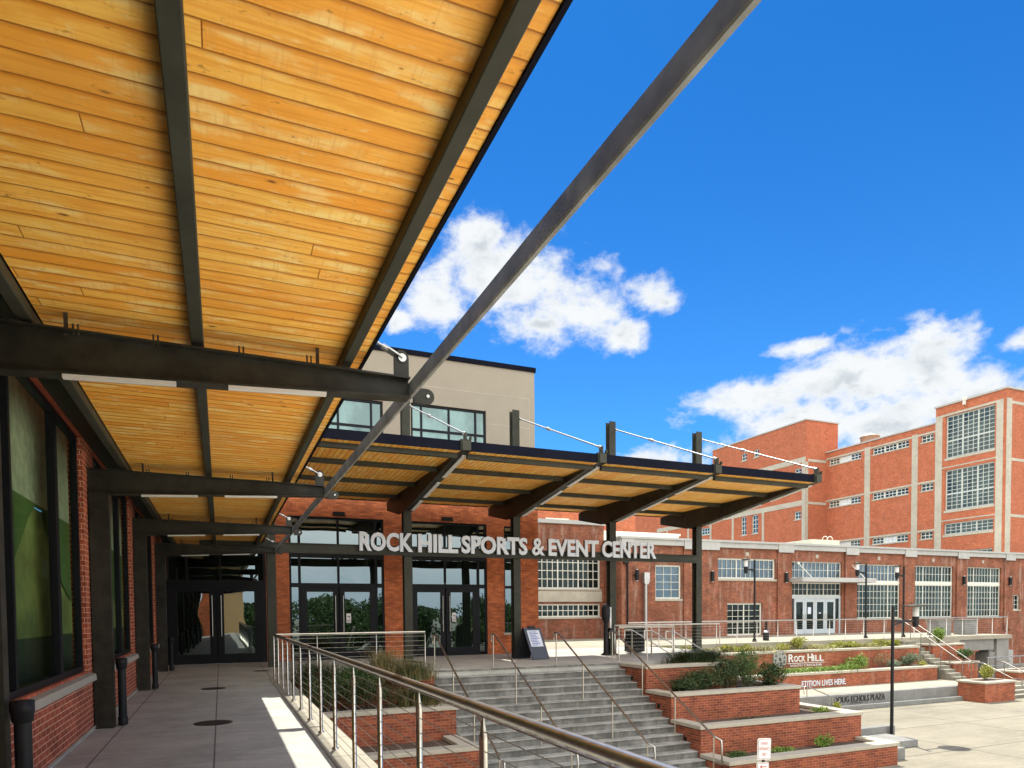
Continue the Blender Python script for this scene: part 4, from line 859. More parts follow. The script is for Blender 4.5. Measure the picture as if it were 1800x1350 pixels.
# ================================================================== OLD MILL
ym = 32.6
def mill():
    B = thing('old_mill', 'two storey old red brick mill with white gridded factory windows', 'building', (38, ym, 0)); F = fm('y', ym)
    wins = [(22.84, 24.65, 2.24, 4.2, 3, 4, [], []), (27.24, 31.76, 3.45, 4.70, 12, 2, [4, 8], []), (27.99, 30.72, .02, 2.0, 6, 5, [3], [])]
    big = [(38.74, 42.92), (44.29, 48.35), (49.74, 53.72)]
    holes = [w[:4] for w in wins]+[(33.03, 37.40, .0, 4.62)]+[(a, b, .95, 4.56) for a, b in big]+[(55.1, 56.0, 1.43, 2.55)]
    w = MB(); wall_face(w, F, 20.46, 70, -.01, 5.3, holes, .2); w.quad((20.46, ym, -.01), (20.46, ym, 5.3), (20.46, 60, 5.3), (20.46, 60, -.01))
    w.box(43, 70, ym+.005, ym+.3, -3, -.02); obj('brick_wall', w, 'brick_mill', B)
    for a, b in ((20.5, 21.2), (24.75, 27.2), (31.85, 33.0), (37.6, 38.66), (43.15, 44.2), (48.6, 49.7), (54., 55.0)):
        p = MB(); fbox(p, F, a, b, -.01, 5.3, -.12, -.001); obj('pilaster', p, 'brick_mill', B)
        c = MB(); fbox(c, F, a-.04, b+.04, 5.12, 5.62, -.24, -.18); obj('cornice_block', c, 'cornice', B)
    c = MB(); fbox(c, F, 20.4, 70, 5.3, 5.6, -.18, .3); fbox(c, F, 20.35, 70, 5.6, 5.72, -.28, .3); obj('cornice', c, 'cornice', B)
    rf = MB(); rf.quad((20.4, ym+.3, 5.62), (70, ym+.3, 5.62), (70, 44, 5.9), (20.4, 44, 5.9)); obj('roof', rf, 'roof_membrane', B)
    for u0, u1, v0, v1, c_, r_, gc, gv in wins:
        grid_window(B, F, u0, u1, v0, v1, c_, r_, 'white_frame', 'glass_dark' if v0 < 1 else 'glass_blue', w=.17, groups=gc, vgroups=gv, sill=.12 if v0 > 1 else None, fw=.10)
    for i, (a, b) in enumerate(big):
        grid_window(B, F, a, b, 3.42, 4.56, 12, 2, 'white_frame', 'glass_blue' if i == 0 else 'glass_factory', w=.17, groups=[3, 9])
        m = MB(); fbox(m, F, a, b, 3.24, 3.42, .09, .17); obj('transom', m, 'white_frame', B)
        grid_window(B, F, a, b, .95, 3.24, 12, 5, 'white_frame', 'glass_factory', w=.17, groups=[3, 9], sill=.12)
    grid_window(B, F, 55.1, 56.0, 1.43, 2.55, 2, 3, 'white_frame', 'glass_dark', w=.17, sill=.1)
    grid_window(B, F, 33.03, 37.40, 3.55, 4.62, 12, 2, 'white_frame', 'glass_blue', w=.17, groups=[3, 9])
    grid_window(B, F, 33.03, 37.40, 2.45, 3.28, 12, 2, 'white_frame', 'glass_dark', w=.17, groups=[4, 8])
    m = MB(); fbox(m, F, 32.75, 39.1, 3.28, 3.55, -1.2, -.13); obj('door_canopy', m, 'cornice', B, bevel=.01)
    for x in (33.6, 38.2):
        m = MB(); m.tube([(x, ym-1.1, 3.55), (x, ym-.02, 4.5)], .03, 6); m.tube([(x, ym-.06, 4.5), (x, ym-.0, 4.5)], .1, 10); obj('canopy_rod', m, 'white_frame', B)
    m = MB(); fbox(m, F, 33.03, 37.4, 2.27, 2.45, .08, .2)
    for x in (33.03, 37.28): fbox(m, F, x, x+.12, 0, 2.27, .08, .2)
    obj('door_surround', m, 'door_paint', B)
    for a, b in ((33.16, 33.40), (36.98, 37.27)):
        p = MB(); p.quad(F(a, .9, .15), F(b, .9, .15), F(b, 2.27, .15), F(a, 2.27, .15)); obj('side_pane', p, 'glass_dark', B)
        p = MB(); fbox(p, F, a, b, 0, .9, .1, .18); obj('side_panel', p, 'brick_mill', B)
    for k in range(4):
        a = 33.42+k*.887; b = a+.87; d = MB(); fbox(d, F, a, b, .02, .32, .1, .16); fbox(d, F, a, b, 2.05, 2.26, .1, .16); fbox(d, F, a, a+.15, .32, 2.05, .1, .16); fbox(d, F, b-.15, b, .32, 2.05, .1, .16)
        dr = obj('door', d, 'door_paint', B); p = MB(); p.quad(F(a+.15, .32, .13), F(b-.15, .32, .13), F(b-.15, 2.05, .13), F(a+.15, 2.05, .13)); obj('pane', p, 'glass_dark', dr)
        hx = b-.07 if k % 2 == 0 else a+.07; h = MB(); fbox(h, F, hx-.02, hx+.02, .9, 1.3, .06, .1); obj('door_handle', h, 'stainless', dr)
        if k == 1: n = MB(); fbox(n, F, a+.27, a+.55, 1.28, 1.72, .12, .128); obj('notice', n, 'paper', dr)
        if k == 2: n = MB(); fbox(n, F, a+.35, a+.5, 1.3, 1.38, .12, .128); obj('notice', n, 'paper', dr)
    for x in (26.7, 32.42, 49.2, 54.45, 21.45):
        l = MB(); l.tube([(x, ym-.24, 3.28), (x, ym-.24, 3.86)], .11, 12); l.box(x-.04, x+.04, ym-.2, ym, 3.5, 3.62); lo = obj('wall_light', l, 'black_plastic', B)
        g_ = MB(); g_.tube([(x, ym-.24, 3.24), (x, ym-.24, 3.279)], .07, 10); g_.tube([(x, ym-.24, 3.861), (x, ym-.24, 3.9)], .07, 10); obj('lens', g_, 'lamp_glass', lo)
    m = MB(); m.tube([(22.02, ym-.22, 0.05), (22.02, ym-.22, 3.1)], .1, 12); m.box(21.85, 22.2, ym-.38, ym-.04, 3.2, 3.72); m.prism([(21.92, 3.05), (22.12, 3.05), (22.2, 3.2), (21.85, 3.2)], 'y', ym-.36, ym-.06); obj('vent_duct', m, 'galvanised', B)
    m = MB(); m.tube([(20.85, ym-.2, 0), (20.85, ym-.2, 4.2)], .05, 10); m.box(20.6, 20.9, ym-.3, ym-.1, 4.2, 4.35); obj('drain_pipe', m, 'black_plastic', B)
    for x in (25.9, 29.5, 35.2, 40.8, 46.2, 51.6): m = MB(); fbox(m, F, x-.12, x+.12, 4.85, 5.08, -.02, -.001); obj('wall_patch', m, 'limestone', B)
    # the lower recessed wing on the left
    yr = 34.3; G = fm('y', yr)
    w = MB(); hs = [(12.2, 20.2, 2.85, 4.9), (12.2, 20.2, 1.25, 2.0)]; wall_face(w, G, 8, 20.46, -.01, 6.5, hs, .15); obj('recessed_wall', w, 'brick_mill', B)
    grid_window(B, G, 12.2, 20.2, 2.85, 4.9, 24, 4, 'white_frame', 'glass_dark', w=.12, groups=[4, 8, 12, 16, 20], sill=.1, fw=.08, mw=.04)
    grid_window(B, G, 12.2, 20.2, 1.25, 2.0, 24, 2, 'white_frame', 'glass_dark', w=.12, groups=[4, 8, 12, 16, 20], sill=.1, fw=.08, mw=.04)
    m = MB(); fbox(m, G, 12.2, 20.3, 2.12, 2.72, -.06, -.001); obj('stone_band', m, 'precast', B)
    m = MB(); fbox(m, G, 8, 20.5, 6.5, 6.72, -.15, .3); obj('wing_cornice', m, 'cornice', B)
    m = MB(); m.quad((8, yr+.3, 6.6), (20.5, yr+.3, 6.6), (20.5, 60, 6.6), (8, 60, 6.6)); m.quad((20.47, yr, 5), (20.47, yr, 6.6), (20.47, 60, 6.6), (20.47, 60, 5)); obj('wing_roof', m, 'brick_mill', B)
    m = MB(); m.box(18, 31, 47, 52, 6.6, 10.2); obj('roof_housing', m, 'brick_factory', B); m = MB(); m.box(22.9, 24.9, 46.9, 46.99, 8.2, 8.75); obj('white_panel', m, 'roof_membrane', B)
mill()
def roof_things():
    def unit(name, label, cat, x0, x1, y0, y1, z0, z1, mt='hvac'):
        T_ = thing(name, label, cat, ((x0+x1)/2, y0, z0)); m = MB(); m.box(x0, x1, y0, y1, z0+.12, z1); obj('housing', m, mt, T_, bevel=.02)
        m = MB()
        n = max(2, int((x1-x0)/.5))
        for k in range(n): a = x0+.08+(x1-x0-.16)*k/n; m.box(a, a+(x1-x0)/n*.7, y0-.03, y0-.002, z0+.2, z0+.3)
        obj('grille', m, 'black_plastic', T_); m = MB(); m.box(x0+.1, x1-.1, y0+.1, y1-.1, z0, z0+.12); obj('curb', m, 'galvanised', T_)
    unit('roof_hvac_unit', 'large pale green rooftop unit on the mill roof near the ladder', 'rooftop unit', 43.2, 46.2, 40.5, 46.5, 5.8, 7.15)
    unit('roof_hvac_unit', 'low pale rooftop unit on the mill roof left of the large green unit', 'rooftop unit', 35.5, 39.5, 40, 43, 5.8, 6.35)
    m = MB(); m.box(46.3, 56, 43, 52, 5.8, 7.0); m.box(46.2, 56.1, 42.9, 52.1, 7.0, 7.1); tag(obj('roof_monitor', m, 'roof_membrane', org=(50, 45, 5.8)), 'long white raised roof section right of the rooftop ladder', 'roof')
    m = MB(); m.box(24, 33, 44, 56, 5.8, 7.4); m.box(23.9, 33.1, 43.9, 56.1, 7.4, 7.55); tag(obj('roof_monitor', m, 'roof_membrane', org=(28, 45, 5.8)), 'white raised roof section seen behind the entrance columns', 'roof')
    L_ = thing('roof_ladder', 'small white ladder with hooped rails standing on the mill roof', 'ladder', (48, 42, 5.9))
    for x in (47.2, 47.75):
        m = MB(); m.tube([(x, 42.6, 5.9), (x, 42.6, 7.5)]+[(x, 42.6+.28-.28*cos(a), 7.5+.28*sin(a)) for a in (.5, 1., 1.57, 2.1, 2.7, 3.14)]+[(x, 43.16, 7.2)], .03, 6); obj('rail', m, 'white_frame', L_)
    for k in range(5): m = MB(); m.tube([(47.2, 42.6, 6.1+k*.3), (47.75, 42.6, 6.1+k*.3)], .018, 6); obj('rung', m, 'white_frame', L_)
roof_things()

# ================================================================== BIG FACTORY
def factory():
    B = thing('factory_building', 'tall orange brick factory with concrete frame and gridded windows behind the mill', 'building', (71, 50, 0))
    X2 = 71.; F = fm('nx', X2)
    tw = [(43.90, 48.90, 17.45, 21.85, 9, 10, [3, 6], [4]), (43.90, 48.93, 11.95, 16.2, 9, 10, [3, 6], [4]), (43.93, 49.0, 9.4, 10.6, 9, 3, [3, 6], []), (43.95, 49.0, 6.2, 7.6, 9, 3, [3, 6], [])]
    w = MB(); wall_face(w, F, 42.79, 50.0, 0, 23.0, [t[:4] for t in tw], .3)
    w.quad((X2, 42.79, 0), (X2, 42.79, 23.0), (110, 42.79, 23.0), (110, 42.79, 0)); w.quad((X2, 50.0, 15), (X2, 50., 23.), (110, 50., 23.), (110, 50., 15)); w.quad((X2, 42.79, 23), (X2, 50, 23), (110, 50, 23), (110, 42.79, 23))
    obj('tower_wall', w, 'brick_factory', B)
    c = MB(); c.box(X2-.15, 110, 42.64, 50.1, 23.0, 23.18); obj('tower_coping', c, 'cornice', B)
    for t in tw: grid_window(B, F, *t[:6], 'grey_frame', 'glass_factory', w=.25, groups=t[6], vgroups=t[7], fw=.12, mw=.055, gw=.15, sill=.25, smat='precast')
    fr = MB()
    fbox(fr, F, 43.1, 43.75, 0, 22.1, -.04, -.001); fbox(fr, F, 49.25, 50.0, 0, 22.1, -.04, -.001)
    for z in (21.95, 16.5, 10.9, 5.3): fbox(fr, F, 43.75, 49.25, z-.06, z+.06 if z < 20 else z+.15, -.04, -.001)
    fr.box(X2-.03, X2+.75, 42.75, 42.789, 0, 22.1)
    for z in (21.75, 16.2, 10.7): fr.box(X2+.75, 110, 42.75, 42.789, z-.14, z+.14)
    obj('concrete_frame', fr, 'precast', B)
    # long wall
    yc = 64.4; rows = [(19.72, 20.5), (14.45, 15.25), (9.2, 10.0)]
    hs = []
    for a, b in rows:
        hs += [(50.2, 51.7, a, b), (53.1, 57.75, a, b), (59.3, 64.0, a, b)]
    w = MB(); wall_face(w, F, 50.0, yc, 0, 21.4, hs, .3); w.quad((X2, 50, 21.4), (X2, yc, 21.4), (110, yc, 21.4), (110, 50, 21.4)); obj('long_wall', w, 'brick_factory', B)
    c = MB(); c.box(X2-.12, X2+.4, 50.1, yc, 21.4, 21.55); obj('wall_coping', c, 'cornice', B)
    fr = MB()
    for a, b in ((52.0, 52.7), (58.0, 58.75)): fbox(fr, F, a, b, 0, 20.8, -.04, -.001)
    for a, b in rows:
        for u0, u1 in ((50.0, 52.0), (52.7, 58.0), (58.75, yc)): fbox(fr, F, u0, u1, b+.001, b+.2, -.03, -.001)
    obj('concrete_frame', fr, 'precast', B)
    for i, (a, b) in enumerate(rows):
        grid_window(B, F, 50.2, 51.7, a, b, 3, 2, 'white_frame', 'glass_factory', w=.25, fw=.08, mw=.07, gw=.12, sill=.12, smat='precast')
        for j in range(3):
            u0 = 53.1+j*1.55; (grid_window(B, F, u0, u0+1.55, a, b, 3, 2, 'white_frame', 'glass_factory' if not (i == 2 and j == 1) else 'letter_face', w=.25, fw=.1, mw=.07, gw=.12, sill=.12, smat='precast'))
            u0 = 59.3+j*1.567; (grid_window(B, F, u0, u0+1.567, a, b, 3, 2, 'white_frame', 'glass_factory' if j != 1 else 'letter_face', w=.25, fw=.1, mw=.07, gw=.12, sill=.12, smat='precast'))
    # projecting stair block
    X1 = 67.6; G = fm('nx', X1)
    sm = [(74.84, 75.89, 22.5, 23.5), (72.5, 73.5, 22.5, 23.5), (65.15, 66.25, 18.57, 19.5), (65.2, 66.27, 13.1, 14.1)]
    tall = [(74.9, 75.93, 12.15, 14.7), (72.65, 73.8, 12.15, 14.68), (82.6, 86.5, 13.1, 14.1)]
    w = MB(); wall_face(w, G, yc, 82, 0, 25.25, sm+tall[:2], .25); wall_face(w, G, 82, 120, 0, 19.2, [tall[2]], .25)
    w.quad((X1, yc, 0), (X1, yc, 25.25), (X2+2, yc, 25.25), (X2+2, yc, 0)); w.quad((X1, yc, 25.25), (X1, 82, 25.25), (X2+2, 82, 25.25), (X2+2, yc, 25.25)); w.quad((X2+2, yc, 20), (X2+2, yc, 25.25), (X2+2, 82, 25.25), (X2+2, 82, 20)); obj('stair_block_wall', w, 'brick_factory', B)
    c = MB(); c.box(X1-.1, X2+2.1, yc-.1, 82, 25.25, 25.4); obj('block_coping', c, 'cornice', B)
    for t in sm: grid_window(B, G, *t, 2, 2, 'white_frame', 'glass_dark', w=.2, fw=.1, mw=.07, sill=.15, smat='precast')
    for t in tall: grid_window(B, G, *t, 2 if t[0] < 80 else 6, 4 if t[0] < 80 else 2, 'white_frame', 'glass_dark', w=.2, fw=.1, mw=.07, sill=.15, smat='precast')
    fr = MB(); fbox(fr, G, yc+.05, yc+.6, 0, 20.1, -.04, -.001)
    for z0, z1 in ((20.1, 20.75), (14.75, 15.5)): fbox(fr, G, yc+.05 if z0 > 20 else yc+.6, 96, z0, z1 if z0 > 20 else z1-.1, -.04, -.001)
    for a in (71.5, 77.4, 82.2, 87.5, 93, 99, 105): fbox(fr, G, a, a+.4, 0, 14.75, -.035, -.001)
    fr.box(X1-.03, X1+.35, yc-.04, yc-.001, 0, 20.1); 
    for z in (20.3, 15.): fr.box(X1+.35, X2, yc-.04, yc-.001, z-.16, z+.16)
    obj('concrete_frame', fr, 'precast', B)
    m = MB(); m.lathe([(1.1, 21.5), (1.1, 23.6), (1.2, 23.6), (1.2, 23.7), (.3, 24.1)], (77, 63), 16); tag(obj('roof_tank', m, 'hvac', org=(77, 63, 21.5)), 'grey metal rooftop cooling tank behind the factory parapet', 'tank')
    m = MB(); m.box(X2-.5, X2-.1, 46.6, 46.9, 22.95, 23.3); m.box(X2-.45, X2-.2, 46.65, 46.85, 22.5, 22.94); tag(obj('security_camera', m, 'white_frame', org=(X2, 46.8, 23)), 'small white security camera on the factory tower parapet', 'camera')
factory()

# ================================================================== STREET FURNITURE
def lamp_post(label, x, y, z, ztop, arm, glass_h=.30, arms=1, r=.06, head=None):
    L_ = thing('street_lamp', label, 'lamp post', (x, y, z)); H = ztop-z
    m = MB(); m.tube([(x, y, z), (x, y, ztop)], r, 10, r2=r*.9); m.lathe([(r*2.2, z), (r*2.2, z+.06), (r*1.3, z+.16)], (x, y), 12); obj('pole', m, 'black_plastic', L_)
    for s_ in ([1] if arms == 1 else [1, -1]):
        ax = x+arm*s_; za = ztop-.48
        m = MB(); m.bar((x, y, za), (ax, y, za), .05, .07); m.bar((x, y, za-.12), (x+arm*s_*.6, y, za), .03, .04); m.lathe([(.07, za-.2), (.095, za-.1), (.10, za+.14)], (ax, y), 12); hd = obj('arm', m, 'black_plastic', L_)
        m = MB(); m.lathe([(.095, za+.14), (.095, za+.14+glass_h)], (ax, y), 12); obj('lamp_glass', m, 'lamp_glass', hd)
        m = MB(); zt = za+.14+glass_h; k_ = .42 if abs(arm) > 1 else .2; m.lathe([(k_, zt+.02), (k_+.01, zt+.04), (.2*k_/.42, zt+.08), (.05, zt+.11)], (ax, y), 20); obj('lamp_hood', m, 'steel_green', hd)
lamp_post('near black lamp post with round hood rising beside the lowest planter', 19.55, 15.1, -2.64, 1.62, 1.05, r=.052)
lamp_post('far black lamp post standing before the gridded mill doors, left of the white entrance', 24.0, 26.0, 0, 4.0, -.55, r=.05)
lamp_post('far black lamp post right of the white mill entrance canopy', 31.6, 26.0, 0, 3.97, -.65, r=.05)
lamp_post('farthest black lamp post between the tall mill windows', 34.5, 26.0, 0, 3.87, -.55, r=.05)
m = MB(); x, y = 25.3, 26.6
T_ = thing('bollard_bin', 'small black litter bin on the sunny terrace by the mill', 'trash can', (x, y, 0)); m.lathe([(.14, 0), (.15, .05), (.15, .42)], (x, y), 14); obj('bin_body', m, 'black_plastic', T_); m = MB(); m.lathe([(.16, .42), (.13, .49), (.05, .52)], (x, y), 14); obj('bin_lid', m, 'galvanised', T_)
m = MB(); m.tube([(x+.3, y+.3, 0), (x+.3, y+.3, 1.0)], .06, 12); m.lathe([(.065, 1.0), (.04, 1.04)], (x+.3, y+.3), 12); tag(obj('bollard', m, 'black_plastic', org=(x+.3, y+.3, 0)), 'black bollard beside the small litter bin', 'bollard')
x, y = 14.0, 21.3
T_ = thing('trash_can', 'large black slatted trash can on the landing behind the side step railing', 'trash can', (x, y, 0)); m = MB(); m.lathe([(.27, .03), (.31, .08), (.33, .9)], (x, y), 20); obj('liner', m, 'black_plastic', T_)
m = MB()
for k in range(22): a = 2*pi*k/22; m.box(x+.345*cos(a)-.018, x+.345*cos(a)+.018, y+.345*sin(a)-.018, y+.345*sin(a)+.018, .06, .92)
obj('slats', m, 'black_plastic', T_); m = MB(); m.lathe([(.37, .92), (.38, .96), (.30, 1.02), (.16, 1.04)], (x, y), 20); obj('lid', m, 'black_plastic', T_)
# black covered stand beside the third column
x, y = 12.45, 20.75; T_ = thing('sanitizer_stand', 'slim black stand with a rounded head beside the third canopy column', 'stand', (x, y, 0)); m = MB()
m.lathe([(.17, 0), (.17, .03), (.09, .08), (.075, 1.1), (.10, 1.2)], (x, y), 12); obj('stand', m, 'black_plastic', T_); m = MB(); m.lathe([(.12, 1.2), (.15, 1.35), (.16, 1.6), (.12, 1.75), (.04, 1.82)], (x, y), 12); obj('head', m, 'black_plastic', T_); m = MB(); m.box(x+.12, x+.19, y-.07, y+.07, .95, 1.68); obj('dispenser', m, 'galvanised', T_)
def aboard():
    # A-frame board: foot line near y=20.0, leaning backwards
    x, y = 9.28, 20.05; T_ = thing('sandwich_board', 'dark blue folding sandwich board with a printed sheet on the landing', 'sign', (x, y, 0)); T_.rotation_euler = (0, 0, 0)
    def lean(u, v, w, back): # u across, v up, w thickness
        s_ = .20; d = (-.28*(1-v/1.05)) if not back else (.34*(1-v/1.05)); xx = x-.33+u*.60+(.22*(1-v/1.05)); 
        return (xx-(.0 if not back else .42*(1-v/1.05)), y+d+w, v)
    def slab(u0, u1, v0, v1, w0, w1, back=False):
        m = MB(); P_ = [lean(u, v, w, back) for w in (w0, w1) for v in (v0, v1) for u in (u0, u1)]
        m.add(P_, [(0, 1, 3, 2), (4, 6, 7, 5), (0, 4, 5, 1), (2, 3, 7, 6), (0, 2, 6, 4), (1, 5, 7, 3)]); return m
    obj('front_panel', slab(0, 1, 0.02, 1.02, 0, .035), 'board_blue', T_, bevel=.005); obj('back_panel', slab(0, 1, .02, 1.02, .04, .075, True), 'black_plastic', T_)
    s_ = obj('printed_sheet', slab(.14, .86, .42, .94, -.012, -.003), 'paper', T_); m = MB()
    for k in range(9):
        a = slab(.22, .55+.22*((k*37) % 10)/10, .46+k*.052, .485+k*.052, -.018, -.0125); m.add(a.v, a.f)
    obj('print_lines', m, 'ink', s_); m = slab(.3, .7, 1.0, 1.08, -.02, .09); obj('handle', m, 'black_plastic', T_)
aboard()
def signpost():
    x, y = 9.48, 10.; T_ = thing('sign_post', 'event entrance only sign above an arrow sign on a metal post', 'sign', (x, y, -2.64)); m = MB(); m.bar((x+.02, y+.02, -2.64), (x-.01, y+.02, -.98), .05, .03, (0, 1, 0)); obj('post', m, 'iron', T_)
    F = fm('y', y); tl = .065
    def S(u, v, w=0): # signs tilt slightly clockwise
        return (x+u*cos(tl)+v*sin(tl)*.6, y+w, -1.13-u*sin(tl)+v*cos(tl))
    def rrect(hw, hh, r, w0, w1, cx=0, cz=0):
        pts = [(cx+sx*(hw-r)+r*cos(a), cz+sz*(hh-r)+r*sin(a)) for sx, sz, a0 in ((1, 1, 0), (-1, 1, 90), (-1, -1, 180), (1, -1, 270)) for a in [radians(a0+30*k) for k in range(4)]]
        n = len(pts); m = MB(); m.add([S(u, v, w0) for u, v in pts]+[S(u, v, w1) for u, v in pts], [tuple(range(n-1, -1, -1)), tuple(range(n, 2*n))]+[(i, (i+1) % n, n+(i+1) % n, n+i) for i in range(n)]); return m
    p = obj('sign_plate', rrect(.165, .205, .035, 0, .006), 'sign_white', T_)
    b = obj('sign_border', rrect(.150, .190, .028, -.004, -.0005), 'iron', p); obj('sign_face', rrect(.143, .183, .024, -.007, -.0042), 'sign_white', p)
    for tx, cz, hw in (('EVENT', .105, .085), ('ENTRANCE', .005, .125), ('ONLY', -.10, .065)):
        vs, fs = text_mesh(tx, 1, .002, .012); x0 = min(v[0] for v in vs); x1 = max(v[0] for v in vs); z0 = min(v[1] for v in vs); z1 = max(v[1] for v in vs)
        m = MB(); m.add([S((v[0]-x0)/(x1-x0)*2*hw-hw, cz-.032+(v[1]-z0)/(z1-z0)*.064, -.009+v[2]*.5) for v in vs], fs); obj('lettering', m, 'sign_red', p)
    p = obj('arrow_plate', rrect(.15, .14, .03, 0, .006, -.02, -.40), 'sign_white', T_); obj('sign_border', rrect(.137, .127, .026, -.004, -.0005, -.02, -.40), 'iron', p); obj('sign_face', rrect(.130, .12, .022, -.007, -.0042, -.02, -.40), 'sign_white', p)
    m = MB(); pts = [(-.11, -.34), (-.045, -.305), (-.045, -.33), (.07, -.33), (.07, -.35), (-.045, -.35), (-.045, -.375)]; n = len(pts)
    m.add([S(u, v, -.011) for u, v in pts]+[S(u, v, -.0075) for u, v in pts], [tuple(range(n-1, -1, -1)), tuple(range(n, 2*n))]+[(i, (i+1) % n, n+(i+1) % n, n+i) for i in range(n)]); obj('arrow', m, 'sign_red', p)
signpost()
def manhole(label, x, y, r):
    m = MB(); m.tube([(x, y, -.01), (x, y, .005)], r, 28); o = obj('floor_drain_cover', m, 'iron', org=(x, y, 0)); tag(o, label, 'drain cover')
    m = MB(); 
    for k in range(-5, 6): h = sqrt(max(0, (r*.9)**2-(k*r*.16)**2)); m.box(x+k*r*.16-.004, x+k*r*.16+.004, y-h, y+h, .005, .009)
    obj('ribs', m, 'black_plastic', o)
manhole('round iron cover on the walkway joint, nearest the camera', -.13, 10.39, .255); manhole('round iron cover on the walkway joint, farther from the camera', -.17, 15.32, .24)
manhole('small round iron cover at the foot of the railing near the doors', .98, 19.6, .2); manhole('small round iron cover on the landing above the entrance steps', 5.6, 20.6, .2)
for x, y, lb in ((42.9-4.4, 26.4, 'left grey equipment box on the bridge deck'), (40.8, 26.4, 'right grey equipment box on the bridge deck')):
    m = MB(); m.box(x-.55, x+.55, y, y+.7, .02, .85); m.box(x-.6, x+.6, y-.05, y+.75, .85, .9); m.box(x-.5, x+.5, y-.01, y-.001, .15, .75); tag(obj('equipment_box', m, 'wall_concrete', org=(x, y, 0), bevel=.01), lb, 'equipment box')

# ================================================================== PLANTS
def leaves(mb, rnd, c, rad, n, size, flat=.0):
    for _ in range(n):
        while True:
            p = Vector((rnd.uniform(-1, 1), rnd.uniform(-1, 1), rnd.uniform(-1, 1)))
            if .25 < p.length < 1: break
        p = p*(p.length**-.35); p = Vector((c[0]+p.x*rad[0], c[1]+p.y*rad[1], c[2]+p.z*rad[2]))
        d = Vector((rnd.gauss(0, 1), rnd.gauss(0, 1), rnd.gauss(.3, .8))).normalized(); s_ = d.cross(Vector((rnd.gauss(0, 1), rnd.gauss(0, 1), rnd.gauss(0, 1)))).normalized(); L = size*rnd.uniform(.6, 1.4)
        mb.add([p, p+d*L*.5+s_*L*.28, p+d*L, p+d*L*.5-s_*L*.28], [(0, 1, 2, 3)])
def shrub(label, x, y, z, w, h, mt, n=500, size=.06, seed=1, group=None, clumps=7, cat='shrub', name='shrub', tall=0):
    rnd = random.Random(seed); T_ = thing(name, label, cat, (x, y, z), group); mb = MB(); st = MB()
    for k in range(clumps):
        a = rnd.uniform(0, 2*pi); q = rnd.uniform(0, .62)*w/2; hz = rnd.uniform(.35, .8)*h
        c = (x+q*cos(a), y+q*sin(a)*.7, z+hz); r_ = rnd.uniform(.2, .55) if clumps > 8 else rnd.uniform(.35, .55)
        leaves(mb, rnd, c, (w/2*r_, w/2*r_*.8, h*.28), n//clumps, size)
        st.tube([(x+q*cos(a)*.3, y, z-.05), (c[0], c[1], c[2])], .007, 5)
        if tall and rnd.random() < .6:
            e = (c[0]+rnd.uniform(-.1, .1), c[1], c[2]+tall*rnd.uniform(.5, 1)); st.tube([c, e], .004, 4); leaves(mb, rnd, e, (.05, .05, .1), 22, size)
    obj('foliage', mb, mt, T_); obj('stems', st, 'bark', T_); return T_
def grass(label, x, y, z, w, h, mt, n=260, seed=1, group=None, lean=.5, wd=.008, d=None):
    rnd = random.Random(seed); mb = MB(); d = d or w
    for _ in range(n):
        bx, by = x+rnd.gauss(0, w*.16), y+rnd.gauss(0, d*.16); a = rnd.uniform(0, 2*pi); L = h*rnd.uniform(.55, 1.1); ln = lean*rnd.uniform(.15, 1.2)*L; pts = []
        for k in range(5): t = k/4; pts.append(Vector((bx+cos(a)*ln*t*t, by+sin(a)*ln*t*t, z+L*t*(1-.35*lean*t))))
        s_ = Vector((-sin(a), cos(a), 0))*wd
        vs = []
        for k, p in enumerate(pts): q = s_*(1-k/4.3); vs += [p-q, p+q]
        mb.add(vs, [(2*k, 2*k+1, 2*k+3, 2*k+2) for k in range(4)])
    o = obj('ornamental_grass', mb, mt, org=(x, y, z)); tag(o, label, 'grass clump', group); return o
# left planters
gl = 'dry grass clumps in the planters left of the steps'
grass('tall reddish dry grass clump in front of the brick pier', 3.75, 16.85, -.12, 1.2, .95, 'grass_dry', 700, 1, gl, .55)
grass('tan grass clump at the right corner of the top left planter', 4.4, 16.75, -.15, 1.5, .72, 'grass_mix', 800, 2, gl, .8)
grass('greener grass clump in the middle of the top left planter', 2.95, 16.8, -.15, 1.6, .65, 'leaf_mid', 800, 3, gl, .9)
grass('dark green grass clump by the walkway end of the top left planter', 2.0, 16.8, -.15, 1.4, .8, 'leaf_dark', 700, 4, gl, .9)
grass('drooping tan grass clump spilling over the second left planter', 4.3, 15.9, -.75, 1.6, .85, 'grass_mix', 900, 5, gl, 1.1)
shrub('dark green shrub in the second left planter, nearest the walkway', 2.1, 16.0, -.8, 1.7, .85, 'leaf_dark', 3600, .05, 11, clumps=18)
shrub('dark green shrub in the middle of the second left planter', 3.2, 15.95, -.8, 1.8, .9, 'leaf_dark', 3800, .05, 12, clumps=18)
shrub('green shrub at the right corner of the second left planter', 4.5, 15.9, -.8, 1.0, .6, 'leaf_dark', 1800, .05, 13, clumps=12)
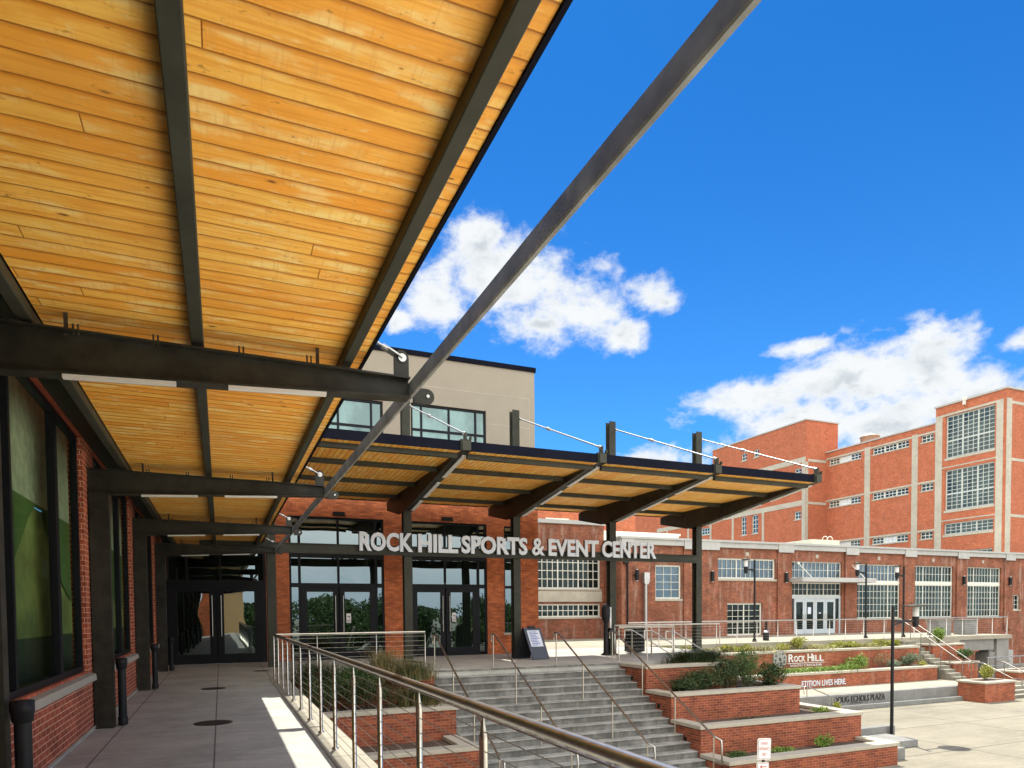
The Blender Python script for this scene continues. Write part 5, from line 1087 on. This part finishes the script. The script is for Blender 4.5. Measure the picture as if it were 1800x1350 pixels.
# right planters
gr_ = 'wispy grass clumps in the top right planter'
for i, (x, y, s) in enumerate(((12.9, 16.9, .8), (13.4, 16.6, .9), (13.8, 17.0, .8))):
    grass(['wispy dark grass clump in the middle of the top right planter', 'widest wispy grass clump draping over the top right planter cap', 'wispy grass clump at the right end of the top right planter'][i], x, y, -.12, s*1.7, s*.95, 'leaf_dark', 900, 20+i, gr_, 1.2, .007)
for i, (x, y, w, h, mt, lb, tall) in enumerate((
    (11.75, 15.45, 1.3, .45, 'leaf_dark', 'low dark shrub at the left end of the second right planter', 0),
    (12.5, 15.5, 1.5, .72, 'leaf_dark', 'rusty dark shrub second from the left in the second right planter', .1),
    (13.35, 15.55, 1.7, .98, 'leaf_dark', 'tall leafy shrub in the middle of the second right planter', .3),
    (14.25, 15.7, 1.7, 1.08, 'leaf_mid', 'upright leafy shrub right of the middle in the second right planter', .35),
    (14.95, 15.5, 1.1, .78, 'leaf_dark', 'spiky grey green shrub at the right corner of the second right planter', .2))):
    shrub(lb, x, y, -.80, w, h, mt, 3600, .052, 30+i, tall=tall, clumps=20)
shrub('small sunlit weed at the far corner of the third right planter', 15.9, 14.6, -1.47, .8, .22, 'leaf_bright', 400, .05, 41)
shrub('low straggly weed in the shaded bed of the third right planter', 13.2, 14.3, -1.47, 1.6, .08, 'leaf_dark', 260, .05, 42)
shrub('bright green weed with a white flower in the lowest right planter', 14.6, 13.25, -2.16, .7, .34, 'leaf_bright', 800, .05, 43, tall=.15)
shrub('low green weeds at the left of the lowest right planter', 11.9, 13.25, -2.16, 1.0, .16, 'leaf_mid', 500, .05, 44)
shrub('low pale weeds right of the red and white sign', 13.2, 13.25, -2.16, 1.2, .18, 'leaf_bright', 500, .05, 45)
# terrace planters
rnd = random.Random(5)
gt = 'clumps along the upper terrace planter'
pos_words = ['leftmost', 'second from left', 'third from left', 'fourth from left', 'fifth from left', 'sixth from left', 'seventh from left', 'eighth from left', 'ninth from left', 'tenth from left', 'eleventh from left', 'twelfth from left', 'thirteenth from left', 'rightmost']
for i in range(14):
    x = 17.9+i*1.10; kind = ['leaf_yellow', 'leaf_yellow', 'grass_dry'][i % 3]
    if kind == 'grass_dry': grass('tan feathery clump, %s along the upper terrace planter' % pos_words[i], x, 24.75, -.50, 1.9, .55, 'grass_pale', 520, 60+i, gt, .9, .014)
    else: shrub('yellow green perennial, %s along the upper terrace planter' % pos_words[i], x, 24.75, -.50, 1.35, .46 if i != 7 else .7, kind, 1300, .075, 60+i, gt)
for i in range(9):
    x = 22.6+i*.62; grass('bright green leafy clump, %s below the city emblem' % pos_words[i], x, 23.55, -1.42, 1.3, .42 if i < 8 else .55, 'leaf_bright', 420, 80+i, 'green clumps below the city emblem', .9, .022)
shrub('bright green plant with white flowers right of the city name', 28.2, 23.6, -1.45, 1.6, .75, 'leaf_bright', 1500, .07, 95, tall=.35)
shrub('bare reddish twiggy shrub in the long terrace planter', 29.9, 23.6, -1.45, 1.3, .9, 'grass_dry', 420, .05, 96, clumps=14)
shrub('grey green shrub left of the near lamp post in the long terrace planter', 30.7, 23.6, -1.45, 1.0, .6, 'leaf_grey', 900, .07, 97)
shrub('large grey green shrub right of the near lamp post in the long terrace planter', 31.9, 23.6, -1.45, 1.3, .8, 'leaf_grey', 1500, .07, 98, tall=.1)
shrub('small yellow green plant at the right end of the long terrace planter', 32.6, 23.5, -1.45, .7, .35, 'leaf_yellow', 400, .07, 99)
shrub('round yellow green bush in the free standing brick planter', 31.9, 19.95, -1.72, .95, .72, 'leaf_yellow', 1900, .07, 100, clumps=12)
shrub('pointed bright green bush in the upper square planter', 35.2, 24.5, -.3, 1.0, .8, 'leaf_bright', 1500, .08, 101, clumps=12)
shrub('dark green bush under the bridge beam', 35.6, 23.4, -1.18, 1.0, .6, 'leaf_mid', 1200, .08, 102)
shrub('dark shrub behind the two bar guard rail', 38.6, 21.5, -1.55, 1.8, .6, 'leaf_mid', 1400, .08, 103)
shrub('dark shrub at the far right edge of the plaza', 41.0, 21.5, -1.55, 1.8, .6, 'leaf_dark', 1400, .08, 104)
shrub('young yellow green plant in front of the plaza lettering', 22.75, 20.05, -2.64, .4, .45, 'leaf_yellow', 450, .07, 105)
# trees on the far side of the plaza, behind the camera: the glass doors mirror them
def tree(label, x, y, h, w, seed):
    rnd = random.Random(seed); T_ = thing('broadleaf_tree', label, 'tree', (x, y, -2.9), 'trees across the plaza'); z = -2.9
    t = MB(); t.tube([(x, y, z), (x+.1, y, z+h*.4), (x, y+.1, z+h*.75)], .22, 8, r2=.07)
    for k in range(6): a = rnd.uniform(0, 2*pi); t.tube([(x, y, z+h*rnd.uniform(.3, .5)), (x+cos(a)*w*.35, y+sin(a)*w*.35, z+h*rnd.uniform(.6, .85))], .06, 6, r2=.02)
    obj('trunk', t, 'bark', T_); c = MB()
    for k in range(44): a = rnd.uniform(0, 2*pi); q = rnd.uniform(.0, .46)*w; leaves(c, rnd, (x+q*cos(a), y+q*sin(a), z+h*rnd.uniform(.10, .86)), (w*.22, w*.22, h*.15), 210, .40)
    obj('crown', c, 'leaf_tree', T_)
for i in range(12): tree('green street tree across the plaza, %s of the row' % (pos_words[i]), -26+i*6.2, -33-(i % 3)*4, 6.0+(i*7 % 5)*.25, 7.5, 200+i)
